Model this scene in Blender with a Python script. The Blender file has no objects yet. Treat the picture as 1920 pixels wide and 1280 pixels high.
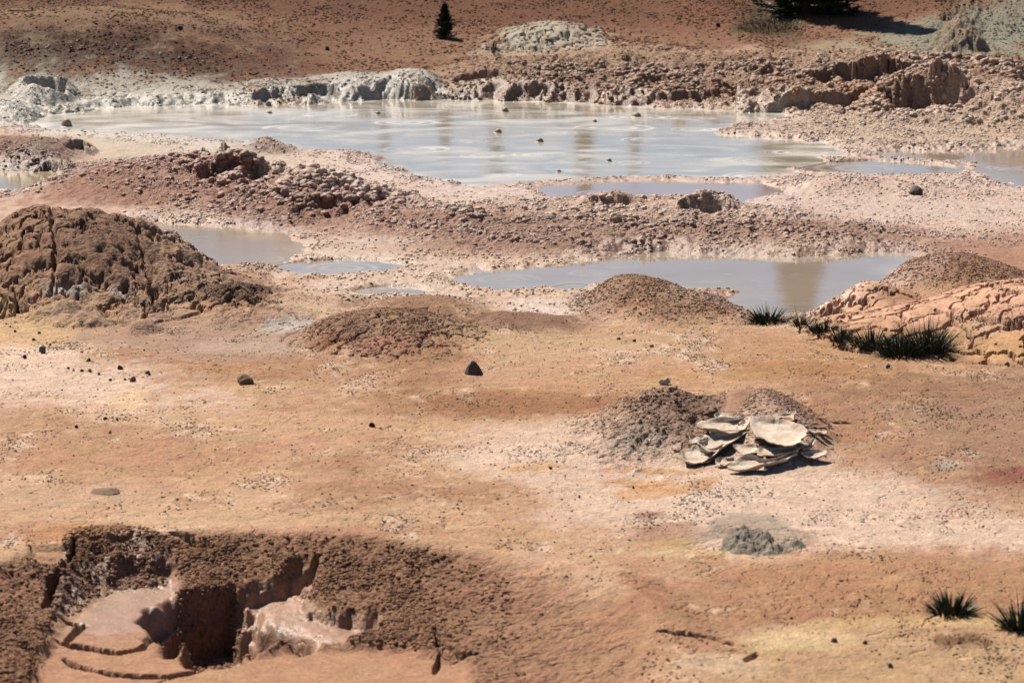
import bpy, math, random
import numpy as np
from mathutils import Vector, Matrix

random.seed(7)
rng = np.random.default_rng(11)
SC = bpy.context.scene
COL = SC.collection

# ------------------------------------------------------------------ camera
CAM_H, PITCH, HFOV = 4.0, math.radians(9.5), math.radians(20.0)
FPX = 960.0 / math.tan(HFOV / 2)
cam_d = bpy.data.cameras.new("camera"); cam = bpy.data.objects.new("camera", cam_d); COL.objects.link(cam)
cam.location = (0, 0, CAM_H); cam.rotation_euler = (math.pi / 2 - PITCH, 0, 0)
cam_d.sensor_width = 36; cam_d.angle = HFOV; cam_d.clip_end = 6000; cam_d.clip_start = 0.1
cam_d.dof.use_dof = True; cam_d.dof.focus_distance = 27.0; cam_d.dof.aperture_fstop = 4.5
SC.camera = cam

# ------------------------------------------------------------------ sky, sun, exposure
SUN_AZ, SUN_EL = math.radians(-36), math.radians(51)       # ahead and to the left
to_sun = Vector((math.sin(SUN_AZ) * math.cos(SUN_EL), math.cos(SUN_AZ) * math.cos(SUN_EL), math.sin(SUN_EL)))
W = bpy.data.worlds.new("World"); SC.world = W; W.use_nodes = True
nt = W.node_tree; nt.nodes.clear()
sky = nt.nodes.new("ShaderNodeTexSky"); sky.sky_type = 'NISHITA'; sky.sun_disc = False
sky.sun_elevation = SUN_EL; sky.sun_rotation = SUN_AZ; sky.air_density = 0.85; sky.dust_density = 0.7; sky.altitude = 2200
bg = nt.nodes.new("ShaderNodeBackground"); bg.inputs[1].default_value = 0.050
wo = nt.nodes.new("ShaderNodeOutputWorld")
nt.links.new(sky.outputs[0], bg.inputs[0]); nt.links.new(bg.outputs[0], wo.inputs[0])
sl = bpy.data.lights.new("sun", 'SUN'); sl.energy = 5.0; sl.angle = math.radians(0.5); sl.color = (1.0, 0.93, 0.83)
so = bpy.data.objects.new("sun", sl); COL.objects.link(so); so.rotation_euler = to_sun.to_track_quat('Z', 'Y').to_euler()
so.location = (-20, 40, 40)
SC.view_settings.view_transform = 'Standard'; SC.view_settings.look = 'None'
SC.view_settings.exposure = 0.68; SC.view_settings.gamma = 1.0; SC.view_settings.use_curve_mapping = False
SC.cycles.max_bounces = 6; SC.cycles.diffuse_bounces = 1; SC.cycles.glossy_bounces = 3

# ------------------------------------------------------------------ noise
_perm = np.random.default_rng(3).permutation(256).astype(np.int32); _perm = np.concatenate([_perm, _perm, _perm])
_ang = np.linspace(0, 2 * np.pi, 16, endpoint=False)
_gx, _gy = np.cos(_ang).astype(np.float32), np.sin(_ang).astype(np.float32)
def _h(ix, iy, s): return _perm[_perm[(ix + s * 37) & 255] + (iy & 255)]
def perlin(x, y, s=0):
    x = np.asarray(x, np.float32); y = np.asarray(y, np.float32)
    ix = np.floor(x).astype(np.int32); iy = np.floor(y).astype(np.int32)
    fx = x - ix; fy = y - iy
    u = fx * fx * fx * (fx * (fx * 6 - 15) + 10); v = fy * fy * fy * (fy * (fy * 6 - 15) + 10)
    def g(a, b, dx, dy):
        k = _h(a, b, s) & 15
        return _gx[k] * dx + _gy[k] * dy
    a = g(ix, iy, fx, fy); b = g(ix + 1, iy, fx - 1, fy); c = g(ix, iy + 1, fx, fy - 1); d = g(ix + 1, iy + 1, fx - 1, fy - 1)
    return 1.5 * ((a + u * (b - a)) * (1 - v) + (c + u * (d - c)) * v)
def fbm(x, y, o=4, s=0, gain=0.5):
    r = 0; a = 1; f = 1
    for k in range(o):
        r = r + a * perlin(x * f + 13.7 * k, y * f - 7.1 * k, s + k); a *= gain; f *= 2.03
    return r
_jx = np.random.default_rng(5).random(256).astype(np.float32); _jy = np.random.default_rng(6).random(256).astype(np.float32)
def worley(x, y, s=0):
    x = np.asarray(x, np.float32); y = np.asarray(y, np.float32)
    ix = np.floor(x).astype(np.int32); iy = np.floor(y).astype(np.int32)
    F1 = np.full(x.shape, 9, np.float32); F2 = F1.copy(); ID = np.zeros(x.shape, np.int64)
    for a in (-1, 0, 1):
        for b in (-1, 0, 1):
            k = _h(ix + a, iy + b, s)
            d = np.hypot(ix + a + _jx[k] - x, iy + b + _jy[k] - y)
            n = d < F1
            F2 = np.where(n, F1, np.minimum(F2, d))
            ID = np.where(n, (ix + a + 5000).astype(np.int64) * 20000 + (iy + b + 5000), ID)
            F1 = np.where(n, d, F1)
    return F1, F2, ID
def sstep(a, b, x):
    t = np.clip((x - a) / (b - a), 0, 1); return t * t * (3 - 2 * t)

# ------------------------------------------------------------------ the lie of the land (smooth)
def hill_y0(X): return 47.6 + 0.8 * np.sin(X * 0.33 + 1.0) - 0.02 * X
def dome(X, Y, x0, y0, rx, ryf, ryb, h, p=2.0, q=1.5):
    dx = (X - x0) / rx; dy = (Y - y0); dy = np.where(dy < 0, dy / ryf, dy / ryb)
    r = np.sqrt(dx * dx + dy * dy)
    return h * np.clip(1 - r ** p, 0, 1) ** q
def zb(X, Y):
    s = Y - hill_y0(X)
    up = 0.11 * 0.5 * (s + np.sqrt(s * s + 1.2))
    up = np.where(Y > 20, up, 0)
    up = 1.75 - 0.35 * np.log1p(np.exp(np.clip((1.75 - up) / 0.35, -30, 30)))     # the slope levels off above
    up = np.maximum(up, 0) * sstep(28, 44, Y)
    z = up + 0.0 * X
    z = z + dome(X, Y, -8.2, 51.6, 4.6, 4.2, 5.5, 0.62, 2.0, 1.6)       # rise at far left
    z = z + dome(X, Y, 11.0, 57.5, 3.6, 5.0, 6.0, 1.15, 2.0, 1.5)       # grey hill far right
    z = z + 25 * sstep(150, 900, np.hypot(X, Y)) * sstep(40, 200, Y) * (0.6 + 0.4 * np.sin(X * 0.006 + 1.3))
    return z
def ray(u, v):
    r = (u - 960) / FPX; w = (640 - v) / FPX
    return r, math.cos(PITCH) + w * math.sin(PITCH), -math.sin(PITCH) + w * math.cos(PITCH)
_ys = np.concatenate([np.linspace(8, 66, 6000), np.linspace(66.1, 400, 800)])
def P(u, v, z=None):
    """ground point of the photograph's pixel: on level z, or on the smooth land"""
    dx, dy, dz = ray(u, v)
    if z is not None:
        t = (z - CAM_H) / dz; return dx * t, dy * t
    t = _ys / dy; h = CAM_H + dz * t - zb(dx * t, _ys)
    k = np.argmax(h < 0)
    if h[k] >= 0: k = len(_ys) - 1
    if k == 0: k = 1
    a = h[k - 1] / (h[k - 1] - h[k]) if h[k - 1] != h[k] else 0
    y = _ys[k - 1] + a * (_ys[k] - _ys[k - 1]); t = y / dy
    return dx * t, y

# ------------------------------------------------------------------ grid of the ground sheet
def spaced(a, b, n, wfun):
    s = np.linspace(a, b, 4000); w = wfun(s); c = np.concatenate([[0], np.cumsum((w[1:] + w[:-1]) / 2)]); c /= c[-1]
    return np.interp(np.linspace(0, 1, n), c, s)
T = spaced(-0.192, 0.192, 800, lambda t: 1 + 0.75 * sstep(0.085, 0.1, t) * sstep(0.192, 0.188, t))
to_ = np.concatenate([0.192 + (0.30 - 0.192) * np.linspace(0, 1, 36)[1:] ** 1.4, np.geomspace(0.30, 20, 24)[1:]])
T = np.concatenate([-to_[::-1], T, to_])
YF = spaced(13.2, 63.0, 1400, lambda y: (1 / y) * (1 + 0.9 * sstep(22.2, 22.6, y) * sstep(25.4, 25.0, y) + 0.35 * sstep(42.5, 43.5, y) * sstep(51.0, 50.0, y)))
YR = np.concatenate([np.linspace(0.8, 11, 12)[:-1], np.linspace(11, 13.2, 40)[:-1], YF, np.geomspace(63, 3000, 60)[1:]])
NR, NC = len(YR), len(T)
X = (YR[:, None] * T[None, :]); Y = np.repeat(YR[:, None], NC, 1)
Z = zb(X, Y)
near = (np.abs(T)[None, :] < 0.31) & (Y > 10.5) & (Y < 66)         # where detail is worth it
nA = np.zeros_like(X); nB = nA.copy(); nC = nA.copy(); nD = nA.copy()
xs, ys = X[near], Y[near]
nA[near] = fbm(xs / 1.6, ys / 2.4, 4, 1); nB[near] = fbm(xs / 0.45, ys / 0.7, 4, 9); nC[near] = fbm(xs / 0.13, ys / 0.2, 3, 17)
nD[near] = fbm(xs / 0.9 + 40, ys / 1.4, 4, 23)

def box_idx(x0, x1, y0, y1):
    i0, i1 = np.searchsorted(YR, [y0, y1]); i0 = max(i0 - 1, 0); i1 = min(i1 + 1, NR)
    m = np.max(np.abs([x0, x1])) / max(y0, 0.8)
    tl = min(x0 / y0, x0 / y1); tr = max(x1 / y0, x1 / y1)
    j0, j1 = np.searchsorted(T, [tl, tr]); j0 = max(j0 - 1, 0); j1 = min(j1 + 1, NC)
    return slice(i0, i1), slice(j0, j1)

REG = np.zeros((NR, NC), np.int16)             # which thing a vertex belongs to
LUMP = np.zeros((NR, NC))                      # mounds melt into one another
SOFT = np.zeros((20, NR, NC), np.float32)      # how far a mound's own clay shows
def lump(u, vf, vt, wpx, rf, rb=None, p=2.0, q=1.7, rough=0.12, reg=0, lev=None, regr=0.985):
    """a mound: front foot at pixel (u,vf), crest seen at vt, half width wpx, rf metres from foot to crest"""
    x0, yf = P(u, vf, lev); d = yf; e = math.atan2(CAM_H - zb(x0, yf), yf)
    rb = rb or rf * 1.3; rx = wpx * d / FPX; y0 = yf + rf; g = 1 + .22 * (q - 1); rx *= g
    slope = (zb(x0, y0) - zb(x0, yf)) / rf
    h = max((vf - vt) * d / FPX - rf * (math.tan(e) + slope), 0.03)
    x0 = x0 * y0 / yf; rf *= g; rb *= g
    S = box_idx(x0 - rx * 1.35, x0 + rx * 1.35, y0 - rf * 1.35, y0 + rb * 1.35)
    xx, yy = X[S], Y[S]
    dx = (xx - x0) / rx; dy = yy - y0; dy = np.where(dy < 0, dy / rf, dy / rb)
    r = np.sqrt(dx * dx + dy * dy) * (1 + rough * (nB[S] * 0.6 + nD[S]))
    new = (LUMP[S] ** 3 + (h * np.clip(1 - np.abs(r) ** p, 0, 1) ** q) ** 3) ** (1 / 3); Z[S] += new - LUMP[S]; LUMP[S] = new
    if reg:
        REG[S] = np.where(r < regr, reg, REG[S]); SOFT[reg][S] = np.maximum(SOFT[reg][S], sstep(1.0, .5, r + .22 * nB[S] + .15 * nC[S]))
    return x0, y0, h
def bite(u, v, wpx, ry, floor, lev=0.0, sharp=0.4, rough=0.22):
    """a hollow scooped out, open to the front: its steep back wall shows"""
    x0, y0 = P(u, v, lev); rx = wpx * y0 / FPX
    S = box_idx(x0 - rx * 1.5, x0 + rx * 1.5, y0 - ry * 1.5, y0 + ry * 1.5)
    r = np.hypot((X[S] - x0) / rx, (Y[S] - y0) / ry) * (1 + rough * (nB[S] + nC[S] * 0.5))
    k = sstep(1.0, 1.0 - sharp, r)
    Z[S] = np.where(Z[S] > floor, Z[S] + (floor - Z[S]) * k, Z[S])
def scoop(u, v0, v1, wpx, ry, z0=0.05, deep=.75):
    """an undercut hollow: floor at pixel row v0, brow of its back wall at v1"""
    for _ in range(3):
        x0, y0 = P(u, v0, z0); i = np.searchsorted(YR, y0 + ry); j = np.searchsorted(T, x0 / y0)
        if Z[i, j] < z0 + .04: z0 = max(Z[i, j] - .04, .03)
    x0, y0 = P(u, v0, z0); rx = wpx * y0 / FPX; H = (v0 - v1) * y0 / FPX * 1.0
    S = box_idx(x0 - rx * 2.4, x0 + rx * 2.4, y0 - ry * 2.4, y0 + ry * 3.4)
    dy = (Y[S] - y0) / ry; r = np.hypot((X[S] - x0) / rx, np.where(dy > 0, dy, dy * .8)) * (1 + .30 * nB[S] + .26 * nD[S] + .12 * nC[S])
    brow = z0 + H * (1 + .18 * nD[S] + .1 * nB[S]) * np.clip(1 - ((r - 1) / 1.15) ** 2, 0, 1) * sstep(-.45, .35, dy + .2 * nD[S]) * np.sqrt(np.clip(1 - ((X[S] - x0) / (1.75 * rx)) ** 2, 0, 1)) ** 1.5
    z = np.where(r > 1, np.maximum(Z[S], brow), Z[S]); k = sstep(1.06, .66, r)
    Z[S] = np.where(z > z0, z + (z0 + .02 * nB[S] - z) * k * sstep(-1.2, -.6, -np.abs(dy) + 0 * dy), z)
def poly_w(pts, lev=None): return np.array([P(u, v, lev) for u, v in pts])
def poly_sd(px, py, poly):
    d = np.full(px.shape, 1e9); s = np.ones(px.shape); n = len(poly)
    for i in range(n):
        ax, ay = poly[i]; bx, by = poly[i - 1]
        ex, ey = bx - ax, by - ay; wx, wy = px - ax, py - ay
        t = np.clip((wx * ex + wy * ey) / (ex * ex + ey * ey + 1e-12), 0, 1)
        d = np.minimum(d, (wx - ex * t) ** 2 + (wy - ey * t) ** 2)
        c1 = py >= ay; c2 = py < by; c3 = ex * wy > ey * wx
        s = np.where((c1 & c2 & c3) | (~c1 & ~c2 & ~c3), -s, s)
    return s * np.sqrt(d)
def smooth_poly(poly, n=3):
    for _ in range(n):
        a = poly; b = np.roll(poly, -1, 0); poly = np.empty((2 * len(a), 2)); poly[0::2] = .75 * a + .25 * b; poly[1::2] = .25 * a + .75 * b
    return poly
def region(pts, lev=None, pad=1.5):
    pw = poly_w(pts, lev)
    S = box_idx(pw[:, 0].min() - pad, pw[:, 0].max() + pad, pw[:, 1].min() - pad, pw[:, 1].max() + pad)
    return S, poly_sd(X[S], Y[S], pw)
def line_d(S, pw):
    px, py = X[S], Y[S]; d = np.full(px.shape, 1e9); tt = np.zeros(px.shape); n = len(pw) - 1
    for i in range(n):
        ax, ay = pw[i]; bx, by = pw[i + 1]; ex, ey = bx - ax, by - ay
        t = np.clip(((px - ax) * ex + (py - ay) * ey) / (ex * ex + ey * ey), 0, 1)
        q = np.hypot(px - ax - ex * t, py - ay - ey * t)
        tt = np.where(q < d, (i + t) / n, tt); d = np.minimum(d, q)
    return d, tt
def groove(pts, w, dep, lev=None):
    """a crack along a line"""
    pw = poly_w(pts, lev)
    S = box_idx(pw[:, 0].min() - .4, pw[:, 0].max() + .4, pw[:, 1].min() - .4, pw[:, 1].max() + .4)
    d, tt = line_d(S, pw); d = np.abs(d + nC[S] * w * 0.5 + nB[S] * w * .4)
    k = np.clip(1 - (d / (w * (0.55 + 0.9 * np.sin(np.pi * np.clip(tt, 0.05, .95))))) ** 2, 0, 1)
    Z[S] -= dep * k

# ------------------------------------------------------------------ mounds and banks
R_LEFT, R_LOBE, R_RED, R_BROWN, R_CRACK, R_GRAVEL, R_SAGE, R_PIT, R_BANK, R_GREY, R_RIDGE, R_PEEL, R_KNOB, R_CAULI, R_RIM, R_LEFTLUMP, R_CRK2, R_BANKL = range(1, 19)
Z += np.where(near, 0.045 + 0.02 * nA + 0.008 * nD, 0.045)
# far banks
lump(1150, 190, 112, 280, 3.2, 2.8, reg=R_BANK); lump(1400, 196, 122, 240, 3.0, 2.8, reg=R_BANK)
lump(950, 188, 132, 150, 1.8, 2.0, reg=R_BANK); lump(1620, 206, 116, 250, 3.0, 2.6, reg=R_BANK)
lump(1850, 240, 130, 200, 3.2, 2.4, reg=R_BANK); lump(1745, 226, 142, 120, 1.5, 1.6, p=2.4, q=1.2, reg=R_BANK)
lump(1000, 194, 162, 70, 0.8, 1.0, p=2.2, q=1.3, reg=R_BANK); lump(1500, 198, 152, 130, 1.2, 1, p=2.2, q=1.3, reg=R_BANK)
lump(1280, 192, 160, 110, 0.9, 1, p=2.2, q=1.3, reg=R_BANK)
lump(1797, 110, 54, 52, 0.8, 0.8, p=2.2, q=1.2, rough=0.2, reg=R_CAULI)
lump(770, 187, 138, 74, 1.3, 1.2, p=2.2, q=1.2, reg=R_GREY); lump(680, 194, 150, 140, 1.6, 1.4, reg=R_GREY)
lump(530, 196, 163, 95, 1.4, 1.2, p=2.2, q=1.2, reg=R_GREY); lump(605, 192, 180, 20, 0.2, .3, reg=R_GREY)
lump(300, 202, 180, 240, 1.2, 1.5, reg=R_GREY); lump(70, 210, 145, 72, 1.2, 1.2, p=2.2, q=1.2, reg=R_BANKL); lump(10, 232, 195, 80, 1.0, 1.2, p=2.2, q=1.2, reg=R_BANKL)
lump(1035, 112, 50, 130, 1.7, 1.8, p=2, q=1.5, rough=0.08, reg=R_SAGE)
scoop(1745, 214, 148, 78, .75, .06); scoop(1655, 162, 122, 105, .6, .30); scoop(1560, 176, 150, 55, .5, .16); scoop(1430, 152, 132, 36, .45, .36)
scoop(980, 185, 160, 36, .45); scoop(765, 186, 146, 44, .5); scoop(530, 190, 166, 55, .45); scoop(595, 183, 164, 38, .4); scoop(85, 194, 148, 42, .55); scoop(1110, 172, 158, 42, .35, .12); scoop(1240, 166, 150, 40, .4, .2); scoop(890, 168, 156, 45, .3, .1)
# middle ridge of churned mud
lump(290, 404, 305, 270, 2.6, 2.2, reg=R_RIDGE); lump(560, 416, 347, 240, 1.6, 1.5, reg=R_RIDGE)
lump(470, 292, 254, 66, 0.7, 0.8, p=2.2, q=1.2, reg=R_LEFTLUMP); lump(397, 302, 258, 26, 0.4, 0.5, p=2.2, q=1.2, reg=R_LEFTLUMP)
lump(75, 324, 264, 85, 1.2, 1.0, reg=R_RIM); lump(125, 298, 264, 26, 0.4, 0.4, p=2.2, q=1.2, reg=R_RIM)
lump(1190, 484, 392, 500, 2.8, 2.0, reg=R_RIDGE); lump(860, 460, 398, 270, 1.6, 1.4, reg=R_RIDGE)
lump(1152, 412, 370, 62, 0.55, 0.6, p=2.2, q=1.2, reg=R_RIDGE); lump(1330, 416, 371, 66, 0.55, 0.6, p=2.2, q=1.2, reg=R_RIDGE)
lump(965, 410, 388, 56, 0.35, 0.5, p=2.2, q=1.2, reg=R_RIDGE); lump(1600, 388, 338, 200, 1.2, 1.0); lump(1880, 350, 328, 60, 0.5, .5)
lump(1500, 484, 428, 270, 1.6, 1.2, reg=R_RIDGE)
scoop(440, 350, 320, 70, .5, .14); scoop(1150, 398, 371, 48, .4, .05); scoop(1325, 410, 373, 48, .4, .05); scoop(965, 404, 390, 42, .28, .07); scoop(478, 287, 254, 50, .4); scoop(400, 298, 260, 22, .35); scoop(85, 322, 302, 38, .35); scoop(133, 294, 264, 24, .35); scoop(1180, 345 + 90, 425, 50, .25, .12); scoop(620, 402, 384, 60, .3, .06)
# mounds this side of the pools
lump(145, 600, 396, 262, 2.5, 1.9, p=2.2, q=1.6, reg=R_LEFT, rough=.2); lump(345, 608, 520, 190, 1.6, 1.1, p=2, q=1.7, reg=R_LEFT, rough=.2)
lump(70, 540, 392, 140, 1.6, 1.0, reg=R_LEFT)
lump(470, 622, 545, 220, 1.2, .9, p=2, q=1.7)
lump(445, 606, 552, 78, 0.42, 0.6, p=2.2, q=1.3, reg=R_LOBE); lump(620, 590, 558, 100, 0.45, 0.5)
lump(720, 680, 592, 185, 1.1, 1.1, reg=R_RED); lump(800, 608, 568, 160, 0.6, 0.6); lump(980, 630, 592, 130, 0.6, 0.6)
lump(1185, 606, 524, 145, 0.9, 0.9, reg=R_BROWN); lump(1285, 618, 556, 150, 0.8, 0.7, reg=R_BROWN)
lump(1640, 616, 538, 125, 0.7, 0.9, reg=R_CRK2); lump(1790, 575, 482, 165, 1.2, 1.1, reg=R_GRAVEL)
lump(2000, 700, 520, 430, 1.9, 1.6, p=2, q=1.4, reg=R_CRACK, rough=0.02); lump(1700, 675, 600, 200, 1.0, 1.2, p=2, q=1.4, reg=R_CRACK, rough=.02)
lump(265, 642, 608, 40, 0.25, 0.3)
# peeling mound and its stony shoulder, small knob
lump(1415, 892, 727, 150, 1.4, 0.7, p=2, q=1.5, reg=R_PEEL, rough=.08); lump(1250, 876, 744, 170, 1.2, 0.8, p=2, q=1.7, reg=R_PEEL)
lump(1400, 1040, 1015, 110, 0.4, 0.5, p=2, q=1.6, rough=.3, reg=R_KNOB)
bite(1345, 758, 22, .12, .12, .28, .5)
# ripples of the plain
lump(1900, 960, 860, 330, 1.3, 2.0, p=2, q=1.5); lump(1700, 1170, 1090, 260, 0.7, 1.0, p=2, q=1.5); lump(200, 740, 690, 400, 1.0, 1.4, p=2, q=1.5)

# ------------------------------------------------------------------ churned, clotted surfaces
FLAT = np.zeros_like(X); AMP = np.zeros_like(X); GRIT = np.full_like(X, 0.5); WET = np.zeros_like(X)
def rough(pts, amp, soft=0.5, lev=None, mode='max'):
    S, sd = region(pts, lev); k = amp * sstep(soft, -soft, sd + nB[S] * 0.35 * soft + nA[S] * .4 * soft)
    AMP[S] = np.maximum(AMP[S], k) if mode == 'max' else AMP[S] * (1 - sstep(soft, -soft, sd)) + k
rough([(-200, 330), (60, 335), (130, 310), (300, 296), (420, 292), (520, 328), (690, 372), (830, 385), (1060, 380), (1300, 372), (1480, 405), (1700, 425), (1690, 470), (1300, 474), (1130, 492), (830, 480), (700, 440), (480, 425), (280, 405), (100, 380), (-200, 380)], 0.075, 0.5)
rough([(-100, 262), (150, 262), (160, 300), (110, 325), (-100, 322)], 0.06, .3)
rough([(330, 310), (470, 318), (640, 360), (800, 385), (780, 420), (560, 412), (400, 395), (300, 360)], 0.17, 0.4)
rough([(600, 430), (900, 410), (1300, 420), (1650, 430), (1640, 460), (1300, 465), (1100, 480), (900, 470)], 0.09, 0.4)
rough([(860, 130), (1100, 118), (1400, 120), (1700, 110), (1960, 100), (2050, 240), (1900, 255), (1600, 235), (1400, 205), (1000, 190)], 0.12, 0.8)
rough([(1650, 130), (1900, 110), (2000, 200), (1820, 215), (1690, 170)], 0.19, 0.6)
rough([(1280, 235), (1600, 228), (2000, 245), (2000, 300), (1700, 285), (1450, 262)], 0.06, 0.5)
rough([(1350, 345), (1640, 325), (1850, 330), (1990, 350), (1990, 480), (1500, 470), (1400, 400)], 0.03, 0.5)
rough([(-100, 135), (300, 165), (600, 150), (860, 130), (900, 190), (500, 200), (100, 230), (-100, 245)], 0.05, 0.7)
rough([(-100, 60), (200, 40), (500, 80), (600, 130), (400, 150), (-100, 150)], 0.06, 1.2)
rough([(480, 485), (800, 480), (1130, 500), (1130, 600), (800, 600), (560, 560)], 0.018, 0.4)
rough([(-80, 405), (60, 385), (250, 395), (360, 450), (420, 520), (300, 560), (0, 560)], 0.035, 0.3, 0.3)
rough([(120, 395), (250, 400), (370, 460), (400, 510), (250, 530), (110, 470)], 0.10, 0.3, 0.35)
rough([(390, 560), (520, 555), (560, 600), (400, 610)], 0.05, 0.15, 0.1)
rough([(560, 600), (860, 600), (880, 665), (560, 660)], 0.03, 0.25, 0.1)
rough([(1080, 530), (1390, 540), (1400, 610), (1080, 605)], 0.022, 0.2, 0.1)
rough([(1640, 485), (1910, 485), (1910, 560), (1640, 560)], 0.02, 0.2, 0.1)
rough([(1130, 745), (1330, 725), (1330, 820), (1180, 870), (1080, 840)], 0.085, 0.25, 0.1)
rough([(1320, 1000), (1540, 1010), (1520, 1045), (1330, 1040)], 0.03, 0.1)
rough([(1730, 30), (1950, -20), (1950, 95), (1750, 80)], 0.05, .5)
rough([(1750, 60), (1845, 60), (1850, 100), (1740, 100)], 0.15, .3, .6)
AMP = np.maximum(AMP, near * (0.010 + 0.016 * sstep(46, 49, Y)) * (0.5 + .5 * np.clip(nB + .5, 0, 1)))
m = near & (AMP > 0.003)
xs, ys = X[m], Y[m]
wx = xs + 0.05 * nB[m]; wy = ys + 0.06 * nC[m]
F1, F2, _ = worley(wx / 0.30, wy / 0.34, 1); c1 = np.sqrt(np.clip(1 - (F1 / .8) ** 2, 0, 1))
F1, F2, _ = worley(wx / 0.125 + 9, wy / 0.14, 2); c2 = np.sqrt(np.clip(1 - (F1 / .8) ** 2, 0, 1))
F1, F2, _ = worley(wx / 0.055 + 3, wy / 0.07, 4); c3 = np.sqrt(np.clip(1 - (F1 / .8) ** 2, 0, 1))
big = sstep(0.05, 0.12, AMP[m])
Z[m] += AMP[m] * (big * (0.75 * (c1 - .5) + 0.5 * nB[m]) + 0.65 * (c2 - .5) * (0.6 + 0.7 * nB[m]) + 0.32 * (c3 - .5) + 0.22 * nC[m])

# ------------------------------------------------------------------ pools: hollows to hold the muddy water
POOLS = {
 'main': [(60, 222), (140, 210), (210, 202), (320, 199), (430, 196), (600, 196), (700, 187), (830, 186), (930, 190), (1080, 192), (1200, 201), (1310, 206), (1480, 213), (1440, 226), (1350, 236), (1350, 250), (1430, 258), (1540, 270), (1555, 292), (1490, 312), (1450, 325), (1390, 336), (1300, 332), (1200, 332), (1100, 337), (960, 347), (860, 346), (800, 332), (740, 302), (690, 286), (600, 281), (480, 266), (380, 266), (330, 254), (150, 247), (70, 240)],
 'second': [(1020, 352), (1100, 341), (1240, 339), (1400, 346), (1480, 356), (1420, 368), (1390, 378), (1410, 402), (1360, 398), (1300, 377), (1200, 376), (1100, 373), (1020, 366)],
 'ring': [(1490, 315), (1560, 305), (1640, 301), (1720, 304), (1805, 316), (1790, 326), (1700, 329), (1600, 327), (1520, 324)],
 'right': [(1640, 291), (1720, 283), (1830, 284), (1960, 278), (2080, 300), (2080, 360), (1920, 352), (1870, 338), (1830, 315), (1820, 300), (1740, 296)],
 'left': [(-160, 322), (-20, 321), (110, 323), (95, 345), (40, 362), (-20, 367), (-160, 370)],
 'green': [(285, 415), (380, 424), (470, 440), (570, 468), (520, 494), (400, 499), (330, 480), (290, 450)],
 'blue': [(508, 505), (560, 491), (640, 488), (720, 490), (775, 498), (720, 511), (640, 517), (560, 513)],
 'oval': [(676, 546), (690, 541), (735, 538), (780, 541), (796, 547), (780, 553), (735, 556), (690, 553)],
 'long': [(855, 522), (920, 509), (1040, 504), (1130, 500), (1180, 481), (1240, 474), (1400, 485), (1560, 482), (1640, 473), (1720, 488), (1690, 497), (1640, 512), (1645, 535), (1570, 572), (1500, 590), (1440, 590), (1370, 580), (1350, 560), (1395, 548), (1330, 537), (1250, 540), (1160, 524), (1100, 526), (1000, 538), (900, 538)],
 'small': [(1025, 536), (1040, 531), (1062, 530), (1085, 533), (1088, 538), (1065, 543), (1040, 542)],
}
LEVEL = {k: 0.0 for k in POOLS}; LEVEL.update(second=-.003, ring=-.0035, right=-.002, blue=-.002, small=-.002, oval=-.002)
for pts, lv in (([(470, 484), (700, 470), (860, 484), (1140, 486), (1120, 560), (1010, 604), (820, 566), (660, 564), (500, 530)], .028), ([(1380, 300), (1500, 296), (1860, 288), (1900, 332), (1500, 334)], .03), ([(990, 340), (1480, 332), (1500, 352), (1380, 372), (1000, 372)], .025)):
    S, sd = region(pts, 0.0); k = .88 * sstep(.3, -.3, sd + .15 * nB[S]); Z[S] += (lv + .010 * nB[S] + .008 * nC[S] - Z[S]) * k
PSD = {}
for k, pts in POOLS.items():
    pw = smooth_poly(poly_w(pts, 0.0), 2)
    S = box_idx(pw[:, 0].min() - 1.6, pw[:, 0].max() + 1.6, pw[:, 1].min() - 1.6, pw[:, 1].max() + 1.6)
    sd = poly_sd(X[S], Y[S], pw)
    sc = 0.6 if k in ('oval', 'small', 'ring', 'blue') else 1.0; wide = 2.0 if k in ('main', 'right') else 1.2
    s2 = sd + (nB[S] * 0.14 * wide + nA[S] * .10 * wide + .05 * nC[S]) * (1 if sc == 1 else .2) + (.32 * (wide - 1) if sc == 1 else 0)
    w = sstep(-0.28, 0.40 * wide, s2) ** (1.0 + .5 * (wide > 1.5)) if sc == 1 else sstep(-.07, .12, s2)
    low = np.minimum(Z[S], 0.012 + 0.010 * nC[S] + 0.008 * nB[S])
    Z[S] = np.where(s2 < (.40 * wide if sc == 1 else .12), -0.10 + (Z[S] + 0.10) * w, Z[S])
    WET[S] = np.maximum(WET[S], sstep(0.9 * wide, 0.1, sd + nB[S] * .3))
pw = poly_w([(940, 349), (1000, 345), (1100, 339), (1180, 335), (1260, 335), (1340, 338), (1420, 338), (1480, 330)], 0.0)      # spit of crumbs between two pools
S = box_idx(pw[:, 0].min() - .6, pw[:, 0].max() + .6, pw[:, 1].min() - .8, pw[:, 1].max() + .8); d_, _ = line_d(S, pw); d_ = d_ + .10 * nB[S] + .05 * nC[S]
Z[S] = np.maximum(Z[S], .024 + .012 * nC[S] - .35 * np.clip(d_ - .10, 0, 1) ** 1.2); AMP[S] = np.maximum(AMP[S], .04 * sstep(.3, .1, d_))
def wet(pts, amt, soft=.3, lev=0.0, flat=None):
    S, sd = region(pts, lev); k = sstep(soft, -soft, sd + nB[S] * .3 * soft + nA[S] * .4 * soft)
    WET[S] = np.maximum(WET[S], amt * k)
    if flat is not None: FLAT[S] = np.maximum(FLAT[S], k)
    if flat is not None: Z[S] += (flat + 0.006 * nC[S] - Z[S]) * k * 0.92
wet([(930, 560), (1100, 560), (1120, 580), (1060, 603), (960, 590)], .9, .25, flat=0.02)
wet([(1420, 372), (1640, 368), (1900, 380), (1990, 400), (1900, 428), (1640, 420), (1480, 400)], .75, .5, flat=0.03)
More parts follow.
